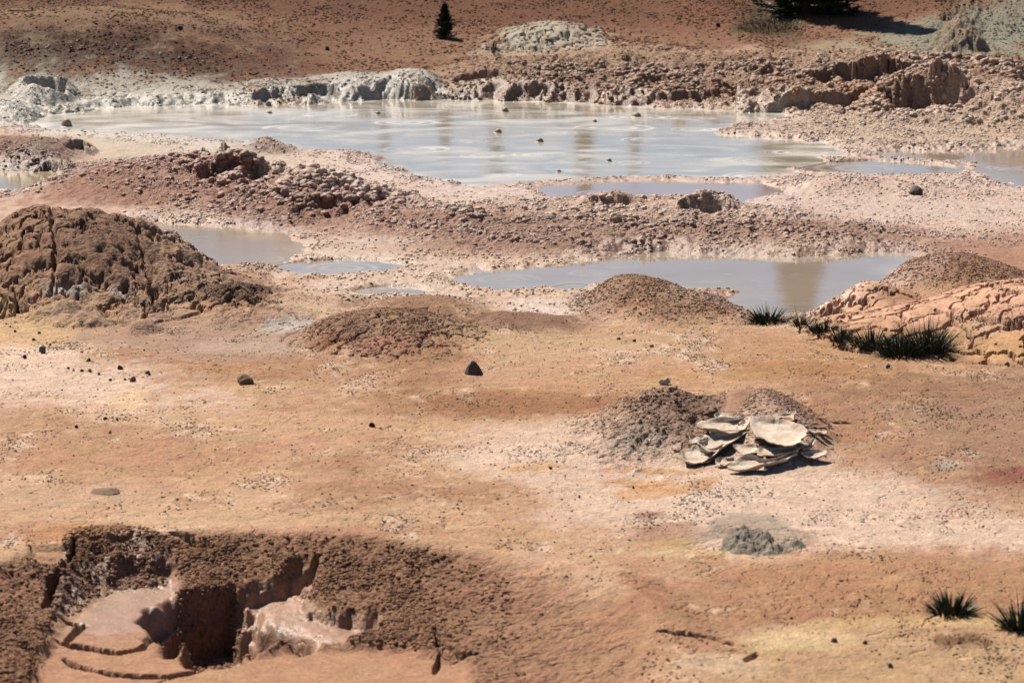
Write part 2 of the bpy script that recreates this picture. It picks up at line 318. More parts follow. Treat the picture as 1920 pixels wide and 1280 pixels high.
wet([(590, 450), (740, 446), (800, 462), (690, 480), (600, 476)], .8, .3, flat=0.03)
wet([(790, 350), (1000, 352), (1010, 375), (860, 385), (760, 372)], .8, .4, flat=0.02)
wet([(120, 240), (330, 252), (480, 268), (560, 290), (350, 300), (330, 270), (120, 256)], .7, .6, flat=.03)
wet([(1350, 225), (1700, 232), (1900, 262), (1640, 285), (1500, 265)], .5, .6)
wet([(480, 480), (1130, 480), (1130, 600), (560, 570)], .55, .5)
wet([(1400, 340), (1920, 340), (1920, 470), (1400, 440)], .4, .6); wet([(150, 310), (800, 320), (1100, 400), (1500, 410), (1500, 470), (800, 470), (300, 420)], .35, .5)

# ------------------------------------------------------------------ the sunken mud pit in the foreground
PL_ = -0.11
S, sd = region([(-250, 1082), (0, 1070), (60, 1047), (140, 1030), (300, 1018), (500, 1013), (640, 1020), (800, 1040), (950, 1062), (1100, 1100), (1200, 1150), (1262, 1220), (1300, 1300), (1320, 1500), (-250, 1500)], 0.0)
sd = sd + 0.05 * nB[S] + 0.03 * nC[S]
Z[S] += PL_ * sstep(0.0, -0.75, sd) + 0.035 * sstep(0.35, 0.0, sd) * sstep(-.3, 0, sd)
REG[S] = np.where(sd < 0, R_PIT, REG[S])
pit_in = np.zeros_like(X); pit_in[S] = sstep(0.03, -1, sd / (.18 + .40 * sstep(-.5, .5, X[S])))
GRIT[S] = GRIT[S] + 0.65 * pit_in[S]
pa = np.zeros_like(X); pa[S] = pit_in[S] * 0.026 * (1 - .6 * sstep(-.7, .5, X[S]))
def shelf(pts, lev, soft, k0=1.0):
    S, sd = region(pts, lev, 0.6); k = k0 * sstep(soft, -soft, sd + nB[S] * .05 + nC[S] * .02)
    Z[S] += (lev + 0.012 * nA[S] + 0.006 * nB[S] - Z[S]) * k; pa[S] *= 1 - k; GRIT[S] *= 1 - 0.8 * k
    return S, k
shelf([(60, 1240), (110, 1165), (170, 1120), (230, 1085), (320, 1085), (335, 1110), (290, 1160), (300, 1215), (370, 1240), (480, 1230), (640, 1215), (760, 1220), (860, 1250), (880, 1300), (820, 1500), (20, 1500)], -0.11, 0.06)
S, sd = region([(130, 1040), (230, 1025), (330, 1060), (300, 1090), (200, 1100), (110, 1150), (90, 1110)], -0.08, .6); k = sstep(.06, -.06, sd + nB[S] * .05); pa[S] = np.maximum(pa[S], .045 * k); WET[S] = np.maximum(WET[S], k * .75)
mm = near & (pa > 0.002); xs, ys = X[mm], Y[mm]
F1, _, _ = worley((xs + .02 * nC[mm]) / 0.085, ys / 0.095, 7); d1 = np.sqrt(np.clip(1 - (F1 / .8) ** 2, 0, 1))
F1, _, _ = worley((xs + .01 * nC[mm]) / 0.032, ys / 0.04, 8); d2 = np.sqrt(np.clip(1 - (F1 / .8) ** 2, 0, 1))
F1, _, _ = worley((xs + .03 * nB[mm]) / 0.24, ys / 0.24, 12); d0 = np.sqrt(np.clip(1 - (F1 / .8) ** 2, 0, 1))
Z[mm] += pa[mm] * (0.75 * (d1 - .5) + 0.40 * (d2 - .5) + 0.9 * (d0 - .5) * sstep(.02, .06, pa[mm]) + 0.4 * nC[mm] + .5 * nB[mm])
def hole(pts, lev, floor, soft, slope=0.0, nz=1.0):
    S, sd = region(pts, lev, 0.4); sd = sd + (nB[S] * .05 + nC[S] * .04) * nz
    k = sstep(soft, -soft, sd); t = np.where(Z[S] > floor, floor + 0.03 * nB[S], Z[S])
    Z[S] += (t - Z[S]) * k * (1 - .12 * np.sin(np.clip(k, 0, 1) * 12.5) * (k < .98))
    return S, k
S, k = hole([(420, 1165), (436, 1108), (460, 1092), (500, 1082), (565, 1064), (590, 1064), (588, 1120), (640, 1130), (720, 1140), (725, 1175), (640, 1190), (560, 1200), (500, 1180)], -0.06, -0.19, 0.07)
WET[S] = np.maximum(WET[S], k * .95); GRIT[S] *= 1 - .8 * k; pa[S] *= 1 - k; tongue = (S, k)
hole([(284, 1160), (298, 1138), (340, 1122), (430, 1108), (462, 1118), (480, 1142), (520, 1160), (575, 1178), (560, 1195), (500, 1208), (470, 1222), (420, 1240), (370, 1236), (352, 1208), (325, 1222), (300, 1190)], -0.10, -0.46, 0.10)
groove([(60, 1204), (100, 1206), (160, 1214), (220, 1224), (262, 1216), (285, 1198)], .027, .12, -.11)
groove([(90, 1164), (118, 1166), (152, 1172), (138, 1190), (124, 1206)], .024, .10, -.11)
groove([(120, 1236), (140, 1248), (210, 1264), (310, 1268), (370, 1258), (405, 1240)], .024, .09, -.11); groove([(300, 1278), (340, 1264), (372, 1258)], .01, .05, -.11)
groove([(30, 1210), (60, 1250), (80, 1290)], .02, .08, -.11)
groove([(815, 1200), (830, 1235), (860, 1245), (890, 1248)], .02, .08, -.13); groove([(824, 1236), (815, 1262)], .012, .05, -.11)
groove([(55, 1048), (75, 1058), (110, 1062), (138, 1060), (142, 1040), (130, 1028)], .02, .10, -.01); groove([(130, 1027), (170, 1036), (215, 1036), (250, 1028)], .018, .08, -.01)
groove([(138, 1060), (130, 1085), (100, 1105), (85, 1150)], .025, .10, -.07); groove([(310, 1030), (350, 1036), (400, 1045)], .03, .08, -.03)
groove([(1235, 1217), (1275, 1222), (1320, 1222), (1370, 1232)], .03, .07, -.01); groove([(1400, 1255), (1420, 1240)], .015, .04, 0)
S, k = shelf([(60, 1035), (138, 1032), (138, 1055), (75, 1055)], 0.03, 0.02, .8)

# ------------------------------------------------------------------ cracked plates on the mounds, fine cracks of the plain
PLATE = np.zeros((NR, NC), np.int64)
def crack(mask, cell, width, depth, seed, warp=0.35, part=0.0, plates=False, ay=1.25):
    xs, ys = X[mask], Y[mask]
    wx = xs / cell + warp * (nD[mask] * .7 + nB[mask] * .5 + .25 * nC[mask]); wy = ys / (cell * ay) + warp * (nB[mask] * .6 + nA[mask] - .25 * nC[mask])
    F1, F2, ID = worley(wx, wy, seed); e = (F2 - F1) * cell * .5
    wd = width * (0.7 + .6 * np.clip(nD[mask] + .3, 0, 1.2))
    k = np.clip(1 - (e / wd) ** 2, 0, 1)
    if part: k = k * sstep(-part, part, nA[mask] + nB[mask] * .5)
    Z[mask] += -depth * k + depth * .14 * np.clip(e / (cell * .3), 0, 1) ** .5
    if plates: PLATE[mask] = np.where(e > wd * .9, ID, 0)
mk = np.isin(REG, (R_CRACK, R_CRK2)) & near
crack(mk, 0.42, 0.020, 0.085, 31, 0.6, plates=True); crack(mk, 0.2, 0.011, 0.035, 33, 0.6, part=.3)
mk = (REG == R_SAGE); crack(mk, 0.34, 0.030, 0.10, 35, .5, plates=True)
mk = (REG == R_LEFT); crack(mk, 0.50, 0.032, 0.13, 37, .8, part=.25, ay=1.1); crack(mk, 0.24, 0.018, 0.07, 39, .8, part=.4, ay=1.0)
mk = (REG == R_LOBE); crack(mk, 0.22, 0.014, 0.05, 41, .5)
mk = (REG == R_RED); crack(mk, 0.22, 0.014, 0.03, 43, .5, part=.3)
mk = near & (REG == 0) & (Y < 23) & (Y > 13); crack(mk, 0.55, 0.006, 0.016, 45, .9, part=.25)
mk = near & np.isin(REG, (R_BANK, R_CAULI)); crack(mk, 0.5, 0.025, 0.05, 47, .7, part=.3)
groove([(92, 408), (103, 430), (98, 455), (106, 475), (100, 500)], .024, .10, .40); groove([(250, 450), (262, 465), (275, 490), (285, 505), (320, 515), (360, 530)], .018, .06, .33)

def ground_z(x, y):
    i = np.clip(np.searchsorted(YR, y) - 1, 0, NR - 2); j = np.clip(np.searchsorted(T, x / y) - 1, 0, NC - 2)
    a = (y - YR[i]) / (YR[i + 1] - YR[i]); b = (x / y - T[j]) / (T[j + 1] - T[j])
    return (Z[i, j] * (1 - b) + Z[i, j + 1] * b) * (1 - a) + (Z[i + 1, j] * (1 - b) + Z[i + 1, j + 1] * b) * a
def G(u, v):
    """the visible ground point (with relief) at a pixel of the photograph"""
    dx, dy, dz = ray(u, v); yy = np.linspace(12, 66, 12000); t = yy / dy; h = CAM_H + dz * t - ground_z(dx * t, yy)
    k = np.argmax(h < 0); k = k if h[k] < 0 else len(yy) - 1
    return Vector((dx * t[k], yy[k], float(ground_z(np.array(dx * t[k]), np.array(yy[k])))))

# ------------------------------------------------------------------ what the ground is made of: clay colours by region, some glint and shade painted in
def lin(c, k=0.60):
    c = np.array(c, float) / 255; return np.where(c <= .04045, c / 12.92, ((c + .055) / 1.055) ** 2.4) * k
RGB = np.zeros((NR, NC, 3)); RGB[:] = lin((212, 168, 134))
def mixc(S, k, c): RGB[S] += (lin(c) - RGB[S]) * k[..., None]
def paint(pts, c, s=1.0, soft=.4, lev=None, nz=1.0):
    pw = np.array([tuple(G(u, v))[:2] for u, v in pts])
    S = box_idx(pw[:, 0].min() - 2, pw[:, 0].max() + 2, max(pw[:, 1].min() - 2, 9), pw[:, 1].max() + 2); sd = poly_sd(X[S], Y[S], pw); mixc(S, s * sstep(soft, -soft, sd + soft * nz * (nA[S] * .9 + nB[S] * .7 + nC[S] * .6)), c)
def spot(u, v, ru, rv, c, s=1.0, lev=None, nz=1.0):
    x0, y0, z0 = G(u, v); rx = ru * y0 / FPX; ry = min(max(abs(G(u, v - rv)[1] - y0), .05), 1.3 * rv * y0 * y0 / FPX / (CAM_H - z0))
    S = box_idx(x0 - rx * 2.2, x0 + rx * 2.2, y0 - ry * 2.2, y0 + ry * 2.2)
    r = np.hypot((X[S] - x0) / rx, (Y[S] - y0) / ry) + nz * (.34 * nA[S] + .34 * nB[S] + .32 * nC[S])
    mixc(S, s * sstep(1.35, .45, r), c)
full = (slice(0, NR), slice(0, NC))
mixc(full, sstep(-.2, .9, nA), (194, 146, 112)); mixc(full, .8 * sstep(.1, .9, nD), (226, 190, 158)); mixc(full, .5 * sstep(.2, .8, nB), (202, 156, 120)); mixc(full, .45 * sstep(.1, .8, -nC), (232, 200, 166))
pm = (Y < 25.5) * (REG == 0); mixc(full, pm * .55 * sstep(.25, .85, nB * .55 + nC * .55 + nD * .5), (236, 210, 188)); mixc(full, pm * .45 * sstep(.3, .9, -nB * .5 - nC * .6 + nA * .5), (172, 120, 86))
# hillside
paint([(-600, 190), (2500, 190), (2500, -60), (-600, -60)], (172, 126, 98), 1, 2.0)
far = Y > 56; mixc(full, sstep(55, 57, Y), (146, 100, 74)); mixc(full, sstep(90, 160, Y), (90, 80, 60))
spot(760, 5, 420, 45, (140, 92, 66), .8); spot(1150, 10, 300, 40, (146, 98, 72), .6); spot(560, 70, 200, 40, (150, 106, 82), .6); spot(300, 60, 300, 40, (112, 74, 58), .9); spot(60, 80, 200, 40, (108, 78, 62), .8); spot(520, 125, 160, 25, (150, 104, 80), .7)  # dark spots on the left rise paint in its shaded near slope
spot(180, 14, 330, 13, (176, 138, 106), .8); spot(860, 100, 300, 30, (172, 130, 100), .7); spot(1350, 30, 120, 30, (162, 108, 80), .6)
paint([(-300, 140), (250, 128), (520, 150), (640, 160), (640, 205), (-300, 215)], (164, 148, 128), .85, 1.6); paint([(-300, 160), (300, 172), (520, 176), (700, 150), (840, 142), (880, 195), (400, 230), (-300, 270)], (218, 208, 190), .95, .8)
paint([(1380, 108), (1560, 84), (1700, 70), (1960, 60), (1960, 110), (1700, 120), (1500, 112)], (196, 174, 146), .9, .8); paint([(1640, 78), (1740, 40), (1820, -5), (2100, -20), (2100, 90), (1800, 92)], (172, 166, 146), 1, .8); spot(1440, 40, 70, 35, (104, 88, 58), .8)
paint([(900, 100), (960, 66), (1030, 55), (1120, 72), (1180, 100), (1040, 112)], (200, 192, 172), 1, .5); spot(1180, 98, 60, 14, (186, 170, 146), .7)
mixc(full, SOFT[R_BANK] * .9, (200, 164, 138)); mixc(full, SOFT[R_CAULI] * .9, (190, 165, 138)); mixc(full, SOFT[R_GREY] * .85, (208, 198, 182)); mixc(full, SOFT[R_BANKL] * .8, (228, 220, 206)); mixc(full, SOFT[R_SAGE] * .6, (204, 196, 176))
# the wet mud flats, painted paler for the glints on them
paint([(-400, 240), (330, 252), (700, 290), (1000, 345), (1400, 220), (2300, 220), (2300, 480), (1700, 490), (900, 500), (400, 440), (-400, 420)], (220, 186, 164), 1, .6)
paint([(1300, 200), (1950, 230), (1950, 300), (1550, 275), (1340, 240)], (220, 190, 164), .9, .6); paint([(1300, 330), (2000, 340), (2000, 430), (1450, 430)], (226, 194, 176), .9, .6)
paint([(80, 330), (250, 296), (420, 290), (620, 340), (800, 385), (900, 410), (760, 440), (500, 425), (280, 410), (80, 375)], (188, 138, 116), .85, .6); paint([(-200, 255), (130, 255), (160, 300), (120, 322), (-200, 322)], (158, 118, 96), .8, .5); spot(470, 275, 80, 20, (160, 118, 98), .9)
paint([(800, 400), (1300, 410), (1700, 430), (1700, 472), (1300, 474), (1000, 492), (760, 470)], (188, 146, 124), .8, .5)
paint([(480, 485), (800, 478), (1130, 498), (1140, 605), (800, 610), (520, 560)], (224, 188, 158), .95, .4); paint([(1680, 470), (1990, 430), (1990, 520), (1900, 520), (1760, 490)], (190, 140, 116), .8, .5); spot(1010, 580, 80, 22, (232, 204, 186), .9)
paint([(60, 240), (330, 250), (520, 275), (640, 290), (560, 320), (420, 292), (300, 298), (160, 305), (150, 262), (60, 256)], (218, 200, 180), .9, .5); paint([(560, 290), (720, 300), (830, 345), (1010, 350), (1010, 376), (830, 380), (700, 365), (560, 325)], (224, 194, 176), .9, .5)
# mounds
mixc(full, SOFT[R_LEFT] * .85, (182, 146, 124)); spot(120, 545, 50, 10, (206, 196, 182), .8, .08); spot(225, 552, 45, 8, (210, 200, 188), .8, .08); spot(180, 440, 120, 40, (150, 112, 90), .6, .5); spot(20, 450, 90, 50, (178, 134, 104), .7, .45)  # dark spot at the crest paints in the shadow among the crags
paint([(-200, 582), (60, 574), (150, 600), (110, 650), (-200, 650)], (224, 186, 142), .9, .25); paint([(140, 590), (420, 585), (640, 590), (600, 660), (420, 690), (200, 660)], (190, 156, 134), .8, .4); spot(560, 612, 60, 12, (210, 198, 186), .9); spot(480, 650, 130, 18, (206, 176, 156), .7)
paint([(-200, 650), (200, 660), (380, 690), (300, 750), (-200, 760)], (234, 204, 182), .85, .5); spot(240, 750, 40, 26, (234, 200, 160), .8)
mixc(full, SOFT[R_LOBE] * .8, (132, 102, 86)); mixc(full, SOFT[R_RED] * .8, (174, 134, 110)); spot(745, 640, 75, 24, (206, 150, 122), .8, .15, 1.6); spot(660, 620, 60, 12, (168, 134, 112), .8, .1); spot(610, 640, 60, 20, (156, 98, 72), .7)
paint([(700, 560), (900, 560), (900, 600), (720, 596)], (168, 122, 92), .8, .25); paint([(880, 590), (1100, 590), (1090, 625), (900, 622)], (150, 108, 84), .8, .2); mixc(full, SOFT[R_BROWN] * .85, (182, 142, 116)); mixc(full, SOFT[R_GRAVEL] * .85, (186, 142, 116))
mixc(full, np.maximum(SOFT[R_CRACK], SOFT[R_CRK2]) * .95, (232, 182, 150)); spot(1880, 655, 90, 30, (226, 174, 122), .7, .1); spot(1700, 560, 60, 20, (170, 120, 94), .6, .2)
# the plain
spot(980, 760, 320, 26, (176, 122, 84), .8); spot(1150, 720, 220, 22, (206, 158, 116), .5); spot(1000, 640, 300, 24, (212, 178, 140), .7); spot(1550, 660, 260, 40, (202, 156, 116), .8); spot(420, 690, 160, 10, (208, 150, 98), .55, nz=1.6); spot(1500, 690, 200, 20, (196, 146, 94), .6)
spot(250, 860, 330, 40, (202, 152, 114), .6); spot(620, 800, 300, 20, (218, 176, 138), .6); spot(150, 810, 200, 22, (200, 156, 122), .5); spot(520, 970, 420, 30, (220, 180, 144), .7); spot(120, 930, 180, 26, (212, 176, 146), .6); spot(110, 1000, 120, 16, (196, 132, 84), .6)
paint([(1580, 740), (1760, 700), (2100, 700), (2100, 930), (1800, 940), (1640, 860)], (182, 142, 114), .9, .6); spot(1890, 890, 80, 20, (170, 108, 84), .8); spot(1780, 870, 50, 9, (190, 178, 164), .7); spot(1700, 730, 160, 24, (176, 132, 98), .6)
paint([(860, 830), (1060, 780), (1260, 770), (1540, 800), (1640, 880), (1920, 960), (2100, 980), (2100, 1040), (1700, 1040), (1480, 1050), (1300, 1040), (1150, 990), (900, 900)], (232, 204, 184), .72, .35)
mixc(full, SOFT[R_PEEL] * .75, (204, 168, 146)); spot(1190, 825, 70, 36, (184, 170, 156), .5, .1); spot(1250, 770, 70, 30, (152, 118, 100), .5, .3); spot(1320, 745, 60, 24, (140, 106, 90), .5, .35)
for u, v, ru, rv in ((1240, 886, 90, 9), (1290, 912, 70, 8), (1180, 905, 70, 6), (990, 874, 60, 10), (1200, 925, 60, 7), (1310, 900, 50, 6)): spot(u, v, ru, rv, (218, 160, 104), .6, nz=1.8)
spot(1250, 1000, 80, 26, (190, 146, 118), .8); spot(1215, 965, 40, 8, (176, 132, 108), .8); mixc(full, SOFT[R_KNOB] * .5, (158, 146, 130)); spot(1330, 1036, 130, 7, (226, 200, 136), .4, nz=1.6); spot(1240, 1020, 60, 8, (222, 188, 110), .4, nz=1.6)
paint([(1540, 1030), (1700, 1030), (1920, 1045), (2200, 1050), (2200, 1150), (1800, 1180), (1500, 1190), (1300, 1180), (1400, 1060)], (196, 146, 108), .8, .3); paint([(1380, 1180), (1700, 1150), (2200, 1150), (2200, 1400), (1400, 1400)], (202, 164, 124), .8, .4); spot(1480, 1195, 140, 24, (226, 194, 150), .85); spot(1700, 1165, 200, 12, (218, 182, 132), .8); spot(1800, 1200, 60, 14, (140, 104, 66), .8); spot(1420, 1235, 70, 16, (222, 186, 140), .35); spot(1330, 1240, 100, 18, (226, 190, 160), .8)
# the pit: brown mud, with its slope's shade painted in, fading rightwards
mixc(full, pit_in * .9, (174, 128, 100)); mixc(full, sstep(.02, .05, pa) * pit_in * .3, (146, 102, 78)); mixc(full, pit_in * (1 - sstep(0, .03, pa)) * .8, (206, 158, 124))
S, sd = region([(50, 1165), (230, 1080), (340, 1100), (290, 1200), (120, 1230)], -.11); k = sstep(.1, -.1, sd); mixc(S, k * .7, (196, 152, 126))
S, sd = region([(138, 1172), (230, 1090), (322, 1090), (330, 1110), (285, 1165), (280, 1180), (190, 1190), (155, 1180)], -.11); k = sstep(.05, -.03, sd + nB[S] * .04); WET[S] = np.maximum(WET[S], k * .9); GRIT[S] *= 1 - k
mixc(tongue[0], tongue[1] * .9, (206, 160, 130))
# wetness darkens clay
RGB *= (1 - 0.06 * np.clip(WET, 0, 1))[..., None]
GRIT[:] = np.clip(GRIT + np.clip(AMP * 6, 0, .6) * (WET < .8), 0, 1)
GRIT[np.isin(REG, (R_CRACK, R_CRK2, R_SAGE))] = 0.15
lum = RGB.mean(-1, keepdims=True); RGB *= (lum / .30) ** .28; RGB *= (1 + .08 * nC)[..., None]; RGB[:] = np.clip(RGB, .01, .8)

# ------------------------------------------------------------------ materials
def new_mat(name):
    m = bpy.data.materials.new(name); m.use_nodes = True; n = m.node_tree; n.nodes.clear()
    o = n.nodes.new("ShaderNodeOutputMaterial"); b = n.nodes.new("ShaderNodeBsdfPrincipled"); n.links.new(b.outputs[0], o.inputs[0])
    return m, n, b
def N(n, t, **k):
    x = n.nodes.new(t)
    for a, v in k.items(): setattr(x, a, v)
    return x
def math_n(n, op, a, b=None, c=None):
    x = n.nodes.new("ShaderNodeMath"); x.operation = op
    for i, v in enumerate((a, b, c)):
        if v is None: continue
        if isinstance(v, (int, float)): x.inputs[i].default_value = v
        else: n.links.new(v, x.inputs[i])
    return x.outputs[0]
def noise_n(n, vec, scale, detail=4, rough_=.55, dist=0):
    x = n.nodes.new("ShaderNodeTexNoise"); x.inputs['Scale'].default_value = scale; x.inputs['Detail'].default_value = detail
    x.inputs['Roughness'].default_value = rough_; x.inputs['Distortion'].default_value = dist; n.links.new(vec, x.inputs['Vector']); return x
def map_n(n, v, a, b, c, d, clamp=True):
    x = n.nodes.new("ShaderNodeMapRange"); x.clamp = clamp; n.links.new(v, x.inputs[0])
    for i, q in enumerate((a, b, c, d)): x.inputs[1 + i].default_value = q
    return x.outputs[0]
def clay_material():
    m, n, b = new_mat("clay_ground")
    geo = N(n, "ShaderNodeNewGeometry"); pos = geo.outputs['Position']
    ac = N(n, "ShaderNodeAttribute", attribute_name="clay"); aw = N(n, "ShaderNodeAttribute", attribute_name="wet"); ag = N(n, "ShaderNodeAttribute", attribute_name="grit")
    n1 = noise_n(n, pos, 9, 4, .65); n2 = noise_n(n, pos, 42, 3, .75); n3 = noise_n(n, pos, 150, 1, .6)
    v1 = N(n, "ShaderNodeTexVoronoi"); v1.inputs['Scale'].default_value = 34; n.links.new(pos, v1.inputs['Vector'])
    v2 = N(n, "ShaderNodeTexVoronoi"); v2.inputs['Scale'].default_value = 14; n.links.new(pos, v2.inputs['Vector'])
    # colour: clay tint with mottling of light and dark grains
    hs = N(n, "ShaderNodeHueSaturation"); n.links.new(ac.outputs['Color'], hs.inputs['Color'])
    val = math_n(n, 'MULTIPLY', map_n(n, n1.outputs['Fac'], .25, .75, .80, 1.18), map_n(n, n2.outputs['Fac'], .25, .75, .66, 1.28))
    val = math_n(n, 'MULTIPLY', val, map_n(n, n3.outputs['Fac'], .3, .7, .82, 1.14))
    n.links.new(val, hs.inputs['Value']); hs.inputs['Saturation'].default_value = 1.0
    hue = map_n(n, noise_n(n, pos, 2.3, 3, .6).outputs['Fac'], .3, .7, .492, .508); n.links.new(hue, hs.inputs['Hue'])
    # grains of darker grit here and there
    spk = map_n(n, v1.outputs['Distance'], .10, .22, 1, 0); pick = map_n(n, noise_n(n, pos, 6, 2, .7).outputs['Fac'], .52, .66, 0, 1)
    spk = math_n(n, 'MULTIPLY', math_n(n, 'MULTIPLY', spk, pick), math_n(n, 'SUBTRACT', 1, aw.outputs['Fac']))
    mx = N(n, "ShaderNodeMix", data_type='RGBA', blend_type='MULTIPLY'); n.links.new(math_n(n, 'MULTIPLY', spk, .75), mx.inputs[0]); n.links.new(hs.outputs[0], mx.inputs[6]); mx.inputs[7].default_value = (.36, .30, .26, 1)
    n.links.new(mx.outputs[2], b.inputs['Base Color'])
    n.links.new(map_n(n, math_n(n, 'ADD', aw.outputs['Fac'], math_n(n, 'MULTIPLY', math_n(n, 'SUBTRACT', n2.outputs['Fac'], .5), .35)), .2, 1.0, .92, .40), b.inputs['Roughness'])
    n.links.new(map_n(n, aw.outputs['Fac'], 0, 1, .12, .42), b.inputs['Specular IOR Level'])
    # relief
    hgt = math_n(n, 'ADD', math_n(n, 'MULTIPLY', n1.outputs['Fac'], .030), math_n(n, 'MULTIPLY', n2.outputs['Fac'], .020))
    hgt = math_n(n, 'ADD', hgt, math_n(n, 'MULTIPLY', n3.outputs['Fac'], .006))
    hgt = math_n(n, 'SUBTRACT', hgt, math_n(n, 'MULTIPLY', math_n(n, 'MULTIPLY', v2.outputs['Distance'], ag.outputs['Fac']), .020))
    hgt = math_n(n, 'SUBTRACT', hgt, math_n(n, 'MULTIPLY', math_n(n, 'MULTIPLY', v1.outputs['Distance'], ag.outputs['Fac']), .016))
    hgt = math_n(n, 'ADD', hgt, math_n(n, 'MULTIPLY', spk, .006))
    wv = N(n, "ShaderNodeVectorMath", operation='MULTIPLY_ADD'); nw = noise_n(n, pos, 3.2, 3, .6); n.links.new(nw.outputs['Color'], wv.inputs[0]); wv.inputs[1].default_value = (.55, .55, .2); n.links.new(pos, wv.inputs[2])
    ve = N(n, "ShaderNodeTexVoronoi", feature='DISTANCE_TO_EDGE'); ve.inputs['Scale'].default_value = 1.9; n.links.new(wv.outputs[0], ve.inputs['Vector'])
    ck = math_n(n, 'MULTIPLY', map_n(n, ve.outputs['Distance'], .004, .022, 1, 0), map_n(n, nw.outputs['Fac'], .5, .6, 0, 1))
    hgt = math_n(n, 'SUBTRACT', hgt, math_n(n, 'MULTIPLY', ck, .03))
    bp = N(n, "ShaderNodeBump"); n.links.new(map_n(n, ag.outputs['Fac'], 0, 1, .22, 1.0), bp.inputs['Strength']); bp.inputs['Distance'].default_value = 1.0
    n.links.new(hgt, bp.inputs['Height']); n.links.new(bp.outputs[0], b.inputs['Normal'])
    return m
M_CLAY = clay_material()

# ------------------------------------------------------------------ cut the one ground sheet into ground, mounds and plates
def normals():
    ax = np.gradient(X, axis=1); az = np.gradient(Z, axis=1)
    bx = np.gradient(X, axis=0); by = np.gradient(Y, axis=0); bz = np.gradient(Z, axis=0)
    n = np.stack([-az * by, az * bx - ax * bz, ax * by], -1)
    return n / np.linalg.norm(n, axis=-1, keepdims=True)
NRM = normals()
FI = (np.arange(NR - 1)[:, None] * NC + np.arange(NC - 1)[None, :])
quads = np.stack([FI, FI + 1, FI + NC + 1, FI + NC], -1).reshape(-1, 4)
V = np.stack([X, Y, Z], -1).reshape(-1, 3).astype(np.float32); NV = NRM.reshape(-1, 3).astype(np.float32)
VC = np.concatenate([RGB.reshape(-1, 3), np.ones((NR * NC, 1))], 1).astype(np.float32); VW = np.clip(WET, 0, 1).reshape(-1).astype(np.float32); VG = GRIT.reshape(-1).astype(np.float32)
def make_mesh(name, verts, faces, mat, smooth=True):
    """faces: (n,k) int array"""
    me = bpy.data.meshes.new(name); k = faces.shape[1]
    me.vertices.add(len(verts)); me.vertices.foreach_set("co", np.ascontiguousarray(verts, np.float32).ravel())
    me.loops.add(faces.size); me.loops.foreach_set("vertex_index", np.ascontiguousarray(faces, np.int32).ravel())
    me.polygons.add(len(faces)); me.polygons.foreach_set("loop_start", np.arange(0, faces.size, k, dtype=np.int32))
    me.polygons.foreach_set("use_smooth", np.full(len(faces), smooth, bool))
    me.update(calc_edges=True); me.materials.append(mat); return me
def link(name, me, parent=None, **props):
    o = bpy.data.objects.new(name, me); COL.objects.link(o); o.parent = parent
    for a, v in props.items(): o[a] = v
    return o
def empty(name, loc, **props):
    o = link(name, None, None, **props); o.location = loc; o.empty_display_size = .1; return o
def cut(name, qsel, parent=None, **props):
    q = quads[qsel]; used, inv = np.unique(q, return_inverse=True); me = make_mesh(name, V[used], inv.reshape(-1, 4), M_CLAY)
    a = me.attributes.new("clay", 'FLOAT_COLOR', 'POINT'); a.data.foreach_set("color", VC[used].ravel())
    a = me.attributes.new("wet", 'FLOAT', 'POINT'); a.data.foreach_set("value", VW[used])
    a = me.attributes.new("grit", 'FLOAT', 'POINT'); a.data.foreach_set("value", VG[used])
    a = me.attributes.new("custom_normal", 'FLOAT_VECTOR', 'POINT'); a.data.foreach_set("vector", NV[used].ravel())
    return link(name, me, parent, **props)
qreg = REG[:-1, :-1].reshape(-1); qpl = np.where((PLATE[:-1, :-1] == PLATE[1:, 1:]) & (PLATE[:-1, :-1] == PLATE[:-1, 1:]), PLATE[:-1, :-1], 0).reshape(-1)
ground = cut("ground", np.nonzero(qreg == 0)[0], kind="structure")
LAND = {
 R_LEFT: ("mud_mound", "large craggy brown mud mound with deep crevices at the left edge", "mound"),
 R_LOBE: ("mud_mound", "small dark mound split into rounded lobes right of the large craggy mound", "mound"),
 R_RED: ("mud_mound", "low brown mound with reddish cracked patch behind the pointed grey rock", "mound"),
 R_BROWN: ("mud_mound", "rounded brown gravelly mound in front of the long blue pool", "mound"),
 R_CRACK: ("cracked_mound", "big pinkish orange cracked mud mound at right behind the sedge clumps", "mound"),
 R_CRK2: ("cracked_mound", "small cracked mud hump at the right end of the long pool", "mound"),
 R_GRAVEL: ("mud_mound", "smooth brown gravelly hump right of the long pool", "mound"),
 R_SAGE: ("cracked_mound", "pale sage grey cracked dome on the far red slope", "mound"),
 R_PIT: ("mud_pit", "sunken brown mud pit with a dark hole at the bottom left", "mud pit"),
 R_BANK: ("mud_bank", "rugged pinkish mud bank with scooped hollows behind the big pool at right", "bank"),
 R_GREY: ("mud_bank", "pale grey mud bank with dark hollows along the far shore of the big pool", "bank"),
 R_BANKL: ("mud_bank", "pale grey undercut mud bank at the far left end of the big pool", "bank"),
 R_RIDGE: ("mud_ridge", "long ridge of churned reddish brown mud between the pools", "ridge"),
 R_LEFTLUMP: ("mud_lump", "pair of dark mud lumps on the near shore of the big pool", "mud lump"),
 R_RIM: ("mud_lump", "brown mud lump with a hollow beside the small left pool", "mud lump"),
 R_CAULI: ("mud_lump", "knobbly mud knoll standing on the far right bank", "mud lump"),
 R_PEEL: ("peeling_mound", "grey stony mound with peeling white mud flakes on its front", "mound"),
 R_KNOB: ("mud_lump", "low spread of grey rubble on pale ground below the peeling mound", "mud lump"),
}
THING = {}
for r, (nm, lb, ct) in LAND.items():
    THING[r] = cut(nm, np.nonzero((qreg == r) & (qpl == 0))[0], label=lb, category=ct)
